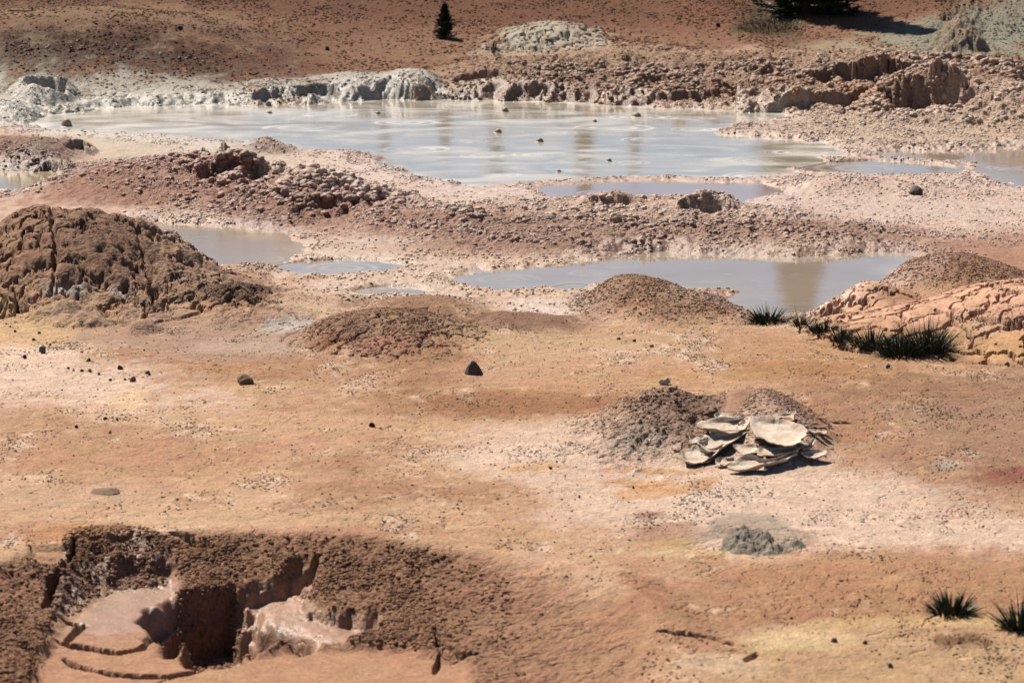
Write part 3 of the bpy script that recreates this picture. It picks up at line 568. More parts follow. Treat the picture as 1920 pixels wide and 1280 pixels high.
for r in (R_CRACK, R_CRK2, R_SAGE):
    ids, cnt = np.unique(qpl[(qreg == r) & (qpl > 0)], return_counts=True)
    vis = []
    rest = []
    for i in ids:
        left = set(np.nonzero((qreg == r) & (qpl == i))[0].tolist())
        while left:
            st = [left.pop()]; comp = list(st)
            while st:
                q = st.pop()
                for w_ in (q - 1, q + 1, q - NC + 1, q + NC - 1):
                    if w_ in left: left.discard(w_); st.append(w_); comp.append(w_)
            if len(comp) > 14: cut("mud_plate", np.array(sorted(comp)), parent=THING[r])
            else: rest += comp
    if rest: cut("mud_crumb", np.array(sorted(rest)), parent=THING[r], kind="stuff")
back = make_mesh("ground_behind", np.array([(-16, -3000, .045), (16, -3000, .045), (16, .8, .045), (-16, .8, .045)], float), np.array([[0, 1, 2, 3]]), M_CLAY)
# ------------------------------------------------------------------ muddy water
def water_material(name, tint, tint2, foam, rough_=.06, wave=.5, milk=1.8):
    m, n, b = new_mat(name); geo = N(n, "ShaderNodeNewGeometry"); pos = geo.outputs['Position']
    mp = N(n, "ShaderNodeMapping"); mp.inputs['Scale'].default_value = (.55, .8, 1); n.links.new(pos, mp.inputs[0])
    n1 = noise_n(n, mp.outputs[0], 1.1, 6, .6, 1.2); n2 = noise_n(n, mp.outputs[0], 5, 5, .6, .6); n3 = noise_n(n, pos, 26, 3, .5)
    af = N(n, "ShaderNodeAttribute", attribute_name="foam")
    mx = N(n, "ShaderNodeMix", data_type='RGBA'); n.links.new(map_n(n, n1.outputs['Fac'], .35, .65, 0, 1), mx.inputs[0]); mx.inputs[6].default_value = (*lin(tint), 1); mx.inputs[7].default_value = (*lin(tint2), 1)
    m2 = N(n, "ShaderNodeMix", data_type='RGBA'); fo = math_n(n, 'ADD', af.outputs['Fac'], map_n(n, n2.outputs['Fac'], .58, .75, 0, .5)); n.links.new(fo, m2.inputs[0]); n.links.new(mx.outputs[2], m2.inputs[6]); m2.inputs[7].default_value = (*lin(foam), 1)
    n.links.new(m2.outputs[2], b.inputs['Base Color']); b.inputs['IOR'].default_value = 1.36
    n.links.new(math_n(n, 'ADD', map_n(n, n1.outputs['Fac'], .42, .62, rough_, rough_ * milk), math_n(n, 'MULTIPLY', af.outputs['Fac'], .25)), b.inputs['Roughness'])
    bp = N(n, "ShaderNodeBump"); bp.inputs['Strength'].default_value = wave; bp.inputs['Distance'].default_value = .02
    n.links.new(math_n(n, 'ADD', math_n(n, 'MULTIPLY', n2.outputs['Fac'], .6), math_n(n, 'MULTIPLY', n3.outputs['Fac'], .12)), bp.inputs['Height']); n.links.new(bp.outputs[0], b.inputs['Normal'])
    return m
MW = {
 'grey': water_material("mud_water_grey", (186, 168, 144), (234, 226, 212), (250, 244, 234), .04, .2, 6),
 'clear': water_material("mud_water_blue", (176, 158, 138), (188, 168, 150), (220, 204, 190), .03, .08),
 'green': water_material("mud_water_green", (172, 156, 118), (184, 150, 116), (206, 180, 150), .08, .25),
 'rose': water_material("mud_water_rose", (186, 158, 142), (194, 166, 152), (214, 192, 178), .04, .1),
}
RINGS = {'main': [(1193, 220, 60), (760, 230, 70), (1150, 240, 90), (905, 292, 50), (780, 280, 75), (1010, 290, 60), (1500, 286, 60), (1180, 305, 45), (930, 328, 55), (1420, 302, 60), (1415, 330, 70), (1290, 222, 60), (1300, 243, 50), (1040, 250, 50), (620, 215, 60), (560, 240, 80), (700, 300, 40), (880, 265, 40), (1210, 262, 55)],
 'long': [(955, 523, 70), (1110, 512, 50)], 'blue': [(640, 502, 80)], 'oval': [], 'small': [], 'ring': [(1620, 315, 110), (1720, 318, 60)], 'second': [(1130, 362, 60)], 'right': [(1890, 315, 50)], 'green': [(480, 485, 60)], 'left': []}
PM = {'main': 'grey', 'second': 'rose', 'ring': 'clear', 'right': 'clear', 'left': 'green', 'green': 'green', 'blue': 'clear', 'oval': 'clear', 'long': 'clear', 'small': 'clear'}
for k, pts in POOLS.items():
    pw = smooth_poly(poly_w(pts, 0.0), 2); x0, y0 = pw.min(0) - .7; x1, y1 = pw.max(0) + .7
    nx, ny = (330, 230) if k == 'main' else (160, 110) if k in ('long', 'second') else (90, 60)
    gx, gy = np.meshgrid(np.linspace(x0, x1, nx), np.linspace(y0, y1, ny)); sd = poly_sd(gx, gy, pw)
    h = np.zeros_like(gx); fo = np.zeros_like(gx)
    for (u, v, r) in RINGS[k]:
        cx, cy = P(u, v, 0.0); rr = np.hypot(gx - cx, gy - cy); R = r * cy / FPX
        h += 0.0009 * np.cos(rr / R * 20 + u) * np.exp(-(rr / R) ** 2 * 1.5)
        fo += .8 * np.exp(-((rr - R * .8) / (R * .08)) ** 2) + .8 * np.exp(-((rr - R * .45) / (R * .10)) ** 2) + .6 * np.exp(-(rr / (R * .22)) ** 2)
    fo *= np.clip(.65 + fbm(gx * 1.2, gy * .9, 3, 5), 0, 1)
    if k == 'main': fo += .55 * sstep(-2.5, -6.5, gx + 1.2 * fbm(gx * .5, gy * .4, 3, 8)) * np.clip(.7 + .8 * fbm(gx * .8, gy * .5, 4, 9), 0, 1) + .5 * sstep(3.6, 6.0, gx + fbm(gx * .6, gy * .4, 3, 7)) * np.clip(.5 + fbm(gx, gy * .6, 4, 10), 0, 1)
    fo += .5 * sstep(-.35, .1, sd) * np.clip(.4 + fbm(gx * 2, gy * 1.5, 3, 6), 0, 1)
    idx = np.arange(nx * ny).reshape(ny, nx); q = np.stack([idx[:-1, :-1], idx[:-1, 1:], idx[1:, 1:], idx[1:, :-1]], -1).reshape(-1, 4)
    other = np.minimum.reduce([poly_sd(gx, gy, poly_w(p2, 0.0)) for k2, p2 in POOLS.items() if k2 != k])
    q = q[((sd < .55) & (sd < other + .15))[:-1, :-1].reshape(-1)]; vv = np.stack([gx, gy, h + LEVEL[k]], -1).reshape(-1, 3); us, inv = np.unique(q, return_inverse=True)
    me = make_mesh("mud_pool", vv[us], inv.reshape(-1, 4), MW[PM[k]])
    a = me.attributes.new("foam", 'FLOAT', 'POINT'); a.data.foreach_set("value", np.clip(fo, 0, 1).reshape(-1)[us].astype(np.float32))
    link("mud_pool", me, None, kind="structure")

# ------------------------------------------------------------------ loose things: common materials
def plain_material(name, c, c2, scale=20, rough_=.85, bump=.3, dist=.01, spec=.3):
    m, n, b = new_mat(name); tc = N(n, "ShaderNodeTexCoord"); pos = tc.outputs['Object']
    n1 = noise_n(n, pos, scale, 5, .65); n2 = noise_n(n, pos, scale * 5, 3, .6)
    mx = N(n, "ShaderNodeMix", data_type='RGBA'); n.links.new(map_n(n, n1.outputs['Fac'], .3, .7, 0, 1), mx.inputs[0]); mx.inputs[6].default_value = (*lin(c), 1); mx.inputs[7].default_value = (*lin(c2), 1)
    n.links.new(mx.outputs[2], b.inputs['Base Color']); b.inputs['Roughness'].default_value = rough_; b.inputs['Specular IOR Level'].default_value = spec
    bp = N(n, "ShaderNodeBump"); bp.inputs['Strength'].default_value = bump; bp.inputs['Distance'].default_value = dist
    n.links.new(math_n(n, 'ADD', n1.outputs['Fac'], math_n(n, 'MULTIPLY', n2.outputs['Fac'], .4)), bp.inputs['Height']); n.links.new(bp.outputs[0], b.inputs['Normal'])
    return m
M_ROCK = {'grey': plain_material("grey_stone", (120, 104, 96), (84, 74, 70)), 'tan': plain_material("tan_stone", (164, 130, 98), (120, 92, 70)),
          'dark': plain_material("dark_stone", (92, 70, 58), (62, 48, 42)), 'white': plain_material("white_stone", (216, 202, 190), (190, 174, 162)),
          'blue': plain_material("blue_grey_stone", (128, 128, 126), (92, 92, 94)), 'sinter': plain_material("grey_sinter", (196, 180, 160), (96, 82, 70), 16, .9, 1.0, .03), 'sinterd': plain_material("dark_sinter", (150, 136, 116), (96, 84, 70), 3, .9, .6, .03)}
M_BUB = plain_material("wet_mud_bubble", (186, 172, 150), (150, 136, 116), 30, .6, .2, .004, .5)
import bmesh
def hull_rock(pts, seed, sub=2, noise=.06):
    bm = bmesh.new()
    for p in pts: bm.verts.new(p)
    r = bmesh.ops.convex_hull(bm, input=bm.verts); bmesh.ops.delete(bm, geom=[g for g in r['geom_interior'] if isinstance(g, bmesh.types.BMVert)], context='VERTS')
    bmesh.ops.bevel(bm, geom=list(bm.edges), offset=.06, segments=1, affect='EDGES')
    bmesh.ops.triangulate(bm, faces=bm.faces); bmesh.ops.subdivide_edges(bm, edges=bm.edges, cuts=sub, use_grid_fill=True); bmesh.ops.triangulate(bm, faces=bm.faces)
    bm.normal_update()
    co = np.array([v.co for v in bm.verts]); k = fbm(co[:, 0] * 2.2 + seed * 3.1 + co[:, 2], co[:, 1] * 2.2 + co[:, 2] * 1.7, 3, seed % 50)
    for v, q in zip(bm.verts, k): v.co += v.normal * float(q) * noise
    me = bpy.data.meshes.new("rock"); bm.to_mesh(me); bm.free()
    me.polygons.foreach_set("use_smooth", np.ones(len(me.polygons), bool)); return me
def rock(name, u, v, wpx, hpx, mat, label, cat="rock", group=None, pts=None, seed=1, sub=2, depth=.8, sink=.12):
    p = G(u, v); d = p.y / FPX; w = wpx * d / 2; h = hpx * d
    R = random.Random(seed)
    if pts is None:
        pts = []
        for i in range(15):
            a = R.uniform(0, 6.28); z = R.uniform(0, 1); rr = (1 - .55 * z ** 2) * R.uniform(.72, 1)
            pts.append((math.cos(a) * rr, math.sin(a) * rr, z))
    me = hull_rock(pts, seed, sub); me.materials.append(M_ROCK[mat])
    o = link(name, me, None, label=label, category=cat)
    if group: o['group'] = group
    o.location = (p.x, p.y + w * depth * .8, p.z - h * sink); o.scale = (w, w * depth, h * (1 + sink)); return o
rock("pointed_rock", 888, 703, 37, 29, 'grey', "pointed dark grey rock standing alone on the tan plain", pts=[(-1, -.3, 0), (-.7, -.8, .05), (.5, -.9, 0), (1, -.4, .12), (.95, .6, .1), (-.6, .8, .1), (-.95, .2, .28), (-.15, -.1, 1), (.1, .15, .93), (.62, -.3, .55), (-.6, -.35, .48), (.7, .4, .42), (.3, -.6, .7), (-.3, .5, .7)], seed=5)
rock("flat_rock", 458, 722, 41, 20, 'tan', "squat tan rock with a dark underside left of the pointed rock", seed=8)
rock("rock", 79, 663, 22, 15, 'blue', "pale grey rock, largest of the stones scattered at the left edge", seed=3)
rock("rock", 1247, 722, 28, 14, 'white', "small white rock on the plain behind the peeling mound", seed=66)
rock("rock", 1665, 691, 14, 10, 'blue', "small blue grey stone in front of the dark sedge clumps", seed=14)
rock("rock", 1718, 366, 32, 18, 'grey', "lone grey stone lying in the pale wet mud at right", seed=15)
rock("rock", 697, 801, 15, 9, 'dark', "small dark stone alone in the middle of the plain", seed=17)
rock("rock", 337, 57, 17, 9, 'dark', "dark stone high on the far red slope at left", seed=19)
rock("rock", 613, 95, 12, 9, 'dark', "small dark stone on the far slope left of the sapling", seed=20)
rock("rock", 1346, 52, 14, 9, 'dark', "dark stone on the far slope beside the grassy patch under the pine", seed=22)
rock("rock", 925, 100, 10, 6, 'dark', "small dark stone at the foot of the broken stump", seed=23)
rock("rock", 1872, 97 + 210, 10, 6, 'tan', "small tan stone on the wet mud by the right pool", seed=24)
rock("rock", 1565, 1205, 16, 10, 'blue', "blue grey pebble on the pale olive ground left of the leafy clump", seed=25)
rock("rock", 1670, 1252, 14, 10, 'blue', "blue grey pebble nearest the bottom edge at right", seed=26)
rock("rock", 1622, 1207, 13, 7, 'grey', "grey pebble between two blue grey pebbles at bottom right", seed=27)
rock("rock", 1888, 686, 12, 8, 'blue', "small grey stone at the foot of the cracked mound by the right edge", seed=28)
PEB = [(19, 613, 6), (28, 622, 8), (73, 625, 9), (63, 638, 9), (94, 647, 7), (45, 672, 13), (106, 656, 6), (153, 661, 8), (166, 677, 13), (127, 691, 9), (153, 696, 10), (168, 697, 11), (185, 702, 8), (224, 692, 15), (276, 704, 16), (248, 715, 18), (234, 712, 7), (207, 713, 8), (116, 731, 6), (183, 730, 5), (143, 802, 11), (197, 787, 11), (219, 788, 9), (206, 812, 8), (270, 657, 6), (138, 695, 6)]
OWN = {(45, 672): "dark pebble just left of the pale grey rock at the left edge", (166, 677): "dark pebble right of the pale grey rock, above a row of smaller ones", (224, 692): "dark pebble above the flat one at the right end of the left scatter", (276, 704): "rightmost dark pebble of the scatter at the left", (248, 715): "flat dark pebble, lowest at the right end of the left scatter",
 (143, 802): "lone dark pebble left of a pair, low on the left plain", (197, 787): "left pebble of the close pair low on the left plain", (219, 788): "right pebble of the close pair low on the left plain", (206, 812): "small pebble below the close pair on the left plain"}
for i, (u, v, w) in enumerate(PEB):
    rock("pebble", u, v + 1, w, w * .62, ('dark', 'dark', 'grey', 'tan')[i % 4], OWN.get((u, v), "tiny dark pebble scattered over the pale ground around the pale grey rock at left"), "pebble", "pebbles scattered at the left", seed=40 + i, sub=1)
for i, (u, v, w, k) in enumerate([(1160, 637, 10, "leftmost"), (1190, 641, 11, "middle"), (1222, 651, 12, "rightmost")]):
    rock("pebble", u, v, w, 5, 'dark', k + " of the three small dark pebbles below the rounded brown mound", "pebble", "pebbles below the brown mound", seed=80 + i, sub=1)
for i, (u, v, w, k) in enumerate([(1032, 880, 13, "dark pebble farthest left on the pale ground before the peeling mound"), (1187, 917, 9, "small dark pebble below the stony shoulder of the peeling mound"), (1087, 934, 8, "small dark pebble on pale ground left of the crusty sinter lump")]):
    rock("pebble", u, v, w, 6, 'dark', k, "pebble", "pebbles left of the peeling mound", seed=90 + i, sub=1)
# slab lying on the plain
rock("flat_stone", 193, 928, 62, 14, 'tan', "thin flat pale slab lying on the plain at lower left", seed=33, pts=[(-1, -.2, 0), (-.8, .7, .5), (0, 1, .55), (.9, .6, .5), (1, -.2, .3), (.6, -.9, .2), (-.3, -1, .2), (-.7, .2, .6), (.4, .1, .65)], sink=.35)
# grey lump of broken sinter
def crust_lump():
    c = G(1425, 1030); d = c.y / FPX; gx, gy = np.meshgrid(np.linspace(-1, 1, 170), np.linspace(-1, 1, 110)); rx, ry = 98 * d, .38
    g = lambda x, y, sx, sy, h: .62 * h * np.exp(-((gx - x) / sx) ** 2 - ((gy - y) / sy) ** 2)
    n1 = fbm(gx * 3, gy * 3, 4, 3); n2 = fbm(gx * 9, gy * 8, 3, 6); F1, F2, _ = worley(gx * 7 + .3 * n1, gy * 4 + .3 * n2, 9)
    base = g(-.28, .15, .26, .42, .17) + g(.12, 0, .17, .26, .12) + g(-.55, -.2, .22, .3, .06) + g(.35, -.35, .34, .3, .06) + g(.78, -.05, .16, .25, .06) + g(-.1, -.45, .4, .22, .045)
    z = base * (1 + .25 * n1 + .2 * n2 + .10 * fbm(gx * 22, gy * 16, 2, 8) + .42 * (np.sqrt(np.clip(1 - (F1 / .75) ** 2, 0, 1)) - .55)) - g(-.16, -.02, .07, .10, .06) - g(-.36, .3, .05, .08, .05) - .018 * (1 + n1); z = np.where(z > 0, .085 * np.tanh(z / .085), z)
    xx = c.x + gx * rx; yy = c.y + .12 + gy * ry; zz = ground_z(xx, yy) + z
    idx = np.arange(gx.size).reshape(gx.shape); q = np.stack([idx[:-1, :-1], idx[:-1, 1:], idx[1:, 1:], idx[1:, :-1]], -1).reshape(-1, 4); q = q[(base[:-1, :-1] > .006).reshape(-1)]; us, inv = np.unique(q, return_inverse=True)
    link("sinter_lump", make_mesh("sinter_lump", np.stack([xx, yy, zz], -1).reshape(-1, 3)[us], inv.reshape(-1, 4), M_ROCK['sinter']), None, label="crusty knobbly grey sinter lump on the pale stained patch, bottom right", category="sinter")
crust_lump()

# ------------------------------------------------------------------ bubbles on the big pool
def bubble_mesh(seed):
    R = random.Random(seed); vs = [(0, 0, 1)]; fs = []; n = 20; rings = [(.35, .95), (.62, .8), (.84, .56), (.97, .25), (1.04, .02), (1.22, .04), (1.36, -.03)]
    for r, z in rings:
        for k in range(n):
            a = k / n * 6.2832; j = 1 + .05 * math.sin(2 * a + seed) + R.uniform(-.02, .02); vs.append((math.cos(a) * r * j, math.sin(a) * r * j, z))
    for k in range(n): fs.append((0, 1 + k, 1 + (k + 1) % n))
    for i in range(len(rings) - 1):
        for k in range(n): a = 1 + i * n + k; b = 1 + i * n + (k + 1) % n; fs.append((a, a + n, b + n, b))
    me = bpy.data.meshes.new("mud_bubble"); me.from_pydata(vs, [], fs); me.polygons.foreach_set("use_smooth", np.ones(len(fs), bool)); me.materials.append(M_BUB); return me
BUB = [(503, 199, 12, 9, "grey mud bubble nearest the dark hollows of the grey bank"), (505, 213, 12, 5, "flat mud bubble just below the bubble by the grey bank"), (708, 214, 12, 5, "small mud bubble below the tallest hump of the grey bank"), (947, 210, 13, 8, "mud bubble near the far shore below the stump"), (934, 249, 13, 7, "mud bubble left of the middle of the big pool"), (1012, 266, 14, 7, "dark mud bubble in the middle of the big pool"), (1115, 229, 9, 5, "small dark mud bubble right of the middle, towards the far shore"), (1193, 219, 19, 8, "widest pale mud bubble at the right of the big pool"), (1142, 303, 11, 6, "dark mud bubble on the near right part of the big pool"), (125, 237, 20, 14, "lumpy mud bubble at the left end of the big pool"), (112, 210, 14, 13, "mud bubble against the undercut bank at far left"), (1047, 322, 11, 4, "flat mud bubble on the near edge of the big pool")]
bm_ = [bubble_mesh(i) for i in range(4)]
for i, (u, v, w, h, lb) in enumerate(BUB):
    x, y = P(u, v, 0.0); d = y / FPX; o = link("mud_bubble", bm_[i % 4], None, label=lb, category="bubble", group="bubbles on the big pool"); o.location = (x, y, .001); o.scale = (w * d / 2, w * d / 2, h * d * 1.05); o.rotation_euler = (0, 0, i * 1.3)

# ------------------------------------------------------------------ peeling flakes of dried mud
M_FLAKE = plain_material("dried_cream_mud", (255, 240, 220), (214, 178, 148), 11, .85, .7, .02); M_FLAKEB = plain_material("dried_brown_mud", (204, 156, 122), (150, 106, 82), 14, .85, .9, .02)
def flake(pts, tilt=8, curl=.05, thick=.014, mat=None, lift=.015, edge=None, seed=0):
    px = np.array([(1240 + x / 5.333, 700 + y / 5.333) for x, y in pts]); n0 = len(px)
    px = smooth_poly(px, 2)
    ub, vb = px[np.argmin(px[:, 1])]; c = G(float(px[:, 0].mean()), max(float(vb), 732.0)); cl = c + Vector((0, 0, lift)); t = math.radians(tilt)
    nrm = Vector((0, -math.sin(t), math.cos(t))); cam_p = Vector((0, 0, CAM_H)); W3 = []
    for u, v in px:
        d = Vector(ray(float(u), float(v))); k = (cl - cam_p).dot(nrm) / d.dot(nrm); W3.append(cam_p + d * k)
    ctr = sum(W3, Vector()) / len(W3); ex = Vector((1, 0, 0)); ey = nrm.cross(ex)
    loc = np.array([((p - ctr).dot(ex), (p - ctr).dot(ey)) for p in W3]); R = random.Random(seed)
    m = len(loc); jag = np.array([1 + R.uniform(-.055, .055) for _ in range(m)]); loc *= jag[:, None]
    fr = [.0, .3, .52, .7, .80, .82, .89, .91, .97, 1.0]; zz = [0, .02, .09, .24, .38, .52, .64, .78, .93, 1.0]
    vs = [(0, 0, 0)]; fs = []
    ph = R.uniform(0, 6)
    for f, z in zip(fr[1:], zz[1:]):
        for k in range(m):
            a = math.atan2(loc[k, 1], loc[k, 0]); w = .8 + .25 * math.sin(a * 2 + ph) + .12 * math.sin(5 * a + ph)
            vs.append((loc[k, 0] * f, loc[k, 1] * f, z * curl * .62 * w + .004 * math.sin(9 * f + 3 * a + ph)))
    nr = len(fr) - 1; off = len(vs); vs += [(x * .985, y * .985, z - thick * .7 * (.75 + .25 * math.sin(x * 60 + ph))) for x, y, z in vs]
    for lo, fl in ((0, False), (off, True)):
        for k in range(m):
            f = (lo, lo + 1 + k, lo + 1 + (k + 1) % m); fs.append(f[::-1] if fl else f)
        for i in range(nr - 1):
            for k in range(m):
                a = lo + 1 + i * m + k; b = lo + 1 + i * m + (k + 1) % m; f = (a, a + m, b + m, b); fs.append(f[::-1] if fl else f)
    for k in range(m):
        a = 1 + (nr - 1) * m + k; b = 1 + (nr - 1) * m + (k + 1) % m; fs.append((a, a + off, b + off, b))
    Wv = [tuple(ctr + ex * x + ey * y + nrm * z) for x, y, z in vs]
    me = bpy.data.meshes.new("mud_flake"); me.from_pydata(Wv, [], fs); me.update(); me.materials.append(mat or M_FLAKE)
    me.polygons.foreach_set("use_smooth", np.ones(len(fs), bool)); me.set_sharp_from_angle(angle=math.radians(40))
    return link("mud_flake", me, THING[R_PEEL])
FL = [
 ([(640, 180), (720, 150), (860, 140), (1000, 200), (1050, 340), (1110, 480), (980, 470), (830, 430), (700, 410), (620, 380), (650, 290)], 12, -.03, .04, M_FLAKEB, .05),
 ([(520, 430), (620, 395), (760, 440), (870, 450), (720, 492), (600, 480), (530, 460)], 6, .03, .014, None, .02),
 ([(350, 540), (430, 480), (600, 490), (760, 480), (880, 460), (890, 530), (840, 590), (700, 628), (560, 618), (430, 602), (370, 570)], 6, .06, .014, None, .02),
 ([(900, 460), (1000, 480), (1120, 490), (1230, 500), (1330, 520), (1460, 580), (1450, 640), (1380, 720), (1250, 758), (1100, 742), (980, 692), (920, 622), (880, 540)], 7, .05, .014, None, .025),
 ([(470, 620), (620, 610), (840, 600), (840, 640), (780, 690), (650, 742), (560, 792), (470, 812), (380, 782), (350, 720), (440, 700)], 7, .06, .016, None, .02),
 ([(270, 640), (380, 640), (470, 622), (440, 700), (350, 720), (290, 712)], 6, .03, .012, None, .015),
 ([(200, 800), (260, 770), (340, 740), (400, 800), (530, 802), (620, 740), (640, 770), (500, 862), (400, 922), (240, 948), (200, 880)], 8, .06, .02, None, .02),
 ([(190, 690), (262, 690), (275, 780), (205, 840)], 20, .02, .014, M_FLAKEB, .03),
 ([(700, 740), (800, 720), (980, 730), (970, 792), (900, 832), (800, 822), (740, 790)], 6, .04, .012, None, .015),
 ([(980, 740), (1150, 760), (1380, 740), (1400, 772), (1250, 824), (1080, 824), (950, 850), (960, 790)], 7, .03, .014, None, .02),
 ([(640, 950), (700, 930), (800, 850), (900, 852), (960, 880), (1100, 880), (1250, 830), (1400, 770), (1340, 836), (1200, 896), (1000, 956), (820, 982), (700, 972)], 8, .05, .026, None, .03),
 ([(520, 900), (600, 860), (700, 850), (770, 862), (780, 912), (680, 932), (560, 942)], 4, .04, .012, None, .012),
 ([(1380, 800), (1500, 790), (1640, 790), (1660, 830), (1540, 862), (1420, 872)], 4, .04, .012, None, .012),
 ([(1390, 762), (1480, 720), (1530, 655), (1550, 680), (1505, 752), (1420, 790)], 10, .03, .02, None, .03),
 ([(1110, 470), (1120, 400), (1220, 420), (1330, 410), (1330, 490), (1200, 490)], 10, .02, .014, None, .015),
 ([(1080, 250), (1200, 285), (1340, 330), (1600, 382), (1590, 412), (1380, 380), (1200, 330)], 8, .02, .016, None, .02),
 ([(1340, 370), (1500, 400), (1660, 440), (1650, 470), (1500, 445), (1380, 405)], 6, .02, .014, M_FLAKEB, .015),
 ([(1440, 510), (1560, 508), (1660, 522), (1640, 546), (1540, 545), (1450, 540)], 6, .015, .014, M_FLAKEB, .015),
 ([(1440, 562), (1540, 565), (1620, 590), (1560, 602), (1480, 588)], 5, .015, .012, None, .012),
 ([(1660, 470), (1800, 478), (1910, 490), (1900, 500), (1780, 498), (1670, 490)], 5, .01, .012, M_FLAKEB, .012),
 ([(560, 250), (620, 220), (640, 330), (600, 360), (540, 330)], 10, .02, .014, M_FLAKEB, .02),
 ([(800, 200), (850, 185), (880, 220), (900, 330), (850, 320), (800, 290)], 60, .01, .02, M_FLAKEB, .07),
 ([(290, 600), (340, 590), (440, 620), (380, 640), (310, 630)], 5, .02, .012, M_FLAKEB, .012),
]
rf = random.Random(77)
for i in range(34):
    cx, cy = rf.choice([(rf.uniform(250, 700), rf.uniform(470, 900)), (rf.uniform(900, 1650), rf.uniform(420, 880)), (rf.uniform(450, 1300), rf.uniform(840, 990)), (rf.uniform(1050, 1500), rf.uniform(280, 520))]); w_ = rf.uniform(25, 75); h_ = w_ * rf.uniform(.25, .5); k = rf.randint(5, 8); a0 = rf.uniform(0, 6)
    FL.append(([(cx + w_ * math.cos(a0 + j / k * 6.283) * rf.uniform(.6, 1.1), cy + h_ * math.sin(a0 + j / k * 6.283) * rf.uniform(.6, 1.1)) for j in range(k)], rf.uniform(2, 14), rf.uniform(.005, .02), rf.uniform(.008, .014), M_FLAKE if rf.random() < .6 else M_FLAKEB, rf.uniform(.005, .02)))
for i, f in enumerate(FL): flake(f[0], f[1] + 3, f[2], f[3], f[4], f[5] + .015, seed=i)
THING[R_PEEL]

# ------------------------------------------------------------------ sedges and grass
def leaf_material(name, c, c2):
    m, n, b = new_mat(name); tc = N(n, "ShaderNodeNewGeometry"); n1 = noise_n(n, tc.outputs['Position'], 14, 3, .6)
    mx = N(n, "ShaderNodeMix", data_type='RGBA'); n.links.new(map_n(n, n1.outputs['Fac'], .35, .65, 0, 1), mx.inputs[0]); mx.inputs[6].default_value = (*c, 1); mx.inputs[7].default_value = (*c2, 1)
    n.links.new(mx.outputs[2], b.inputs['Base Color']); b.inputs['Roughness'].default_value = .55; b.inputs['Specular IOR Level'].default_value = .25; return m
M_SEDGE = leaf_material("dark_sedge", (.018, .026, .014), (.035, .042, .022)); M_DRY = leaf_material("dry_sedge", (.26, .19, .11), (.14, .10, .06)); M_GRASS = leaf_material("green_grass", (.045, .055, .022), (.07, .065, .03))
def blades(n, R, h, spread, width, seed, lean=.7, hmin=.5, droop=.25, sy=.7):
    r = random.Random(seed); vs = []; fs = []
    for _ in range(n):
        a = r.uniform(0, 6.2832); q = math.sqrt(r.random()); bx, by = math.cos(a) * q * R, math.sin(a) * q * R * sy
        out = q * lean + r.uniform(-.25, .25); da = a + r.uniform(-.6, .6); L = h * r.uniform(hmin, 1) * (1 - .25 * q); w = width * r.uniform(.7, 1.2); tw = r.uniform(0, 3.14)
        px, py = -math.sin(tw), math.cos(tw); i0 = len(vs); K = 4
        for k in range(K + 1):
            t = k / K; ho = L * (math.sin(out) * t + droop * t * t * q); z = L * (math.cos(out) * t - droop * .5 * t * t * q)
            cx, cy = bx + math.cos(da) * ho, by + math.sin(da) * ho; ww = w * (1 - t ** 1.6) * (0.75 + .5 * t * (1 - t) * 2)
            if k < K: vs += [(cx - px * ww, cy - py * ww, z), (cx + px * ww, cy + py * ww, z)]
            else: vs.append((cx, cy, z))
        for k in range(K - 1): b = i0 + 2 * k; fs.append((b, b + 1, b + 3, b + 2))
        b = i0 + 2 * (K - 1); fs.append((b, b + 1, b + 2))
    return vs, fs
def tuft(name, u, v, wpx, hpx, n, label, seed, wide=.006, lean=.8, mat=None, hmin=.5, droop=.25, group="sedge and grass clumps", tall=0, cat="grass"):
    p = G(u, v); d = p.y / FPX; R = wpx * d / 2; h = hpx * d * 1.12; n = int(n * 1.3)
    o = empty(name, (p.x, p.y + R * .35, p.z - .01), label=label, category=cat, group=group)
    def add(nm, data, m):
        me = bpy.data.meshes.new(nm); me.from_pydata(data[0], [], data[1]); me.materials.append(m); return link(nm, me, o)
    add("blades", blades(n, R * .7, h, 1, wide, seed, lean, hmin, droop), mat or M_SEDGE)
    add("dry_blades", blades(max(n // 4, 6), R * 1.0, h * .5, 1, wide * .8, seed + 1, 1.2, .4, .5), M_DRY)
    if tall: add("tall_stems", blades(tall, R * .55, h * 1.45, 1, wide * .45, seed + 2, .45, .6, .15), M_GRASS)
tuft("sedge_clump", 1441, 607, 76, 44, 190, "round dark sedge clump at the near tip of the long pool, farthest left", 1, .007, 1.0)
tuft("sedge_clump", 1505, 612, 52, 34, 60, "thin sedge clump with tall bare stems beside the round clump", 2, .006, .8, tall=26)
tuft("sedge_clump", 1543, 624, 60, 38, 100, "low dark sedge clump in the middle of the row along the cracked mound", 3, .006)
tuft("sedge_clump", 1578, 640, 50, 38, 100, "small dark sedge clump left of the largest clumps", 4, .007)
tuft("sedge_clump", 1637, 655, 90, 52, 190, "broad dark sedge clump just left of the tallest one", 5, .007, .9)
tuft("sedge_clump", 1690, 670, 90, 66, 240, "dense black green sedge clump nearest the viewer in the row", 6, .007, 1.0)
tuft("sedge_clump", 1742, 664, 104, 74, 240, "tallest sedge clump with fine green stems against the cracked mound", 7, .006, .8, tall=110)
tuft("leafy_clump", 1785, 1152, 88, 62, 120, "dark leafy clump with pointed leaves standing alone at bottom right", 8, .0075, .95, cat="plant")
tuft("leafy_clump", 1916, 1182, 84, 76, 110, "dark leafy clump cut off by the right edge at the bottom", 9, .0075, .9, cat="plant", tall=10)

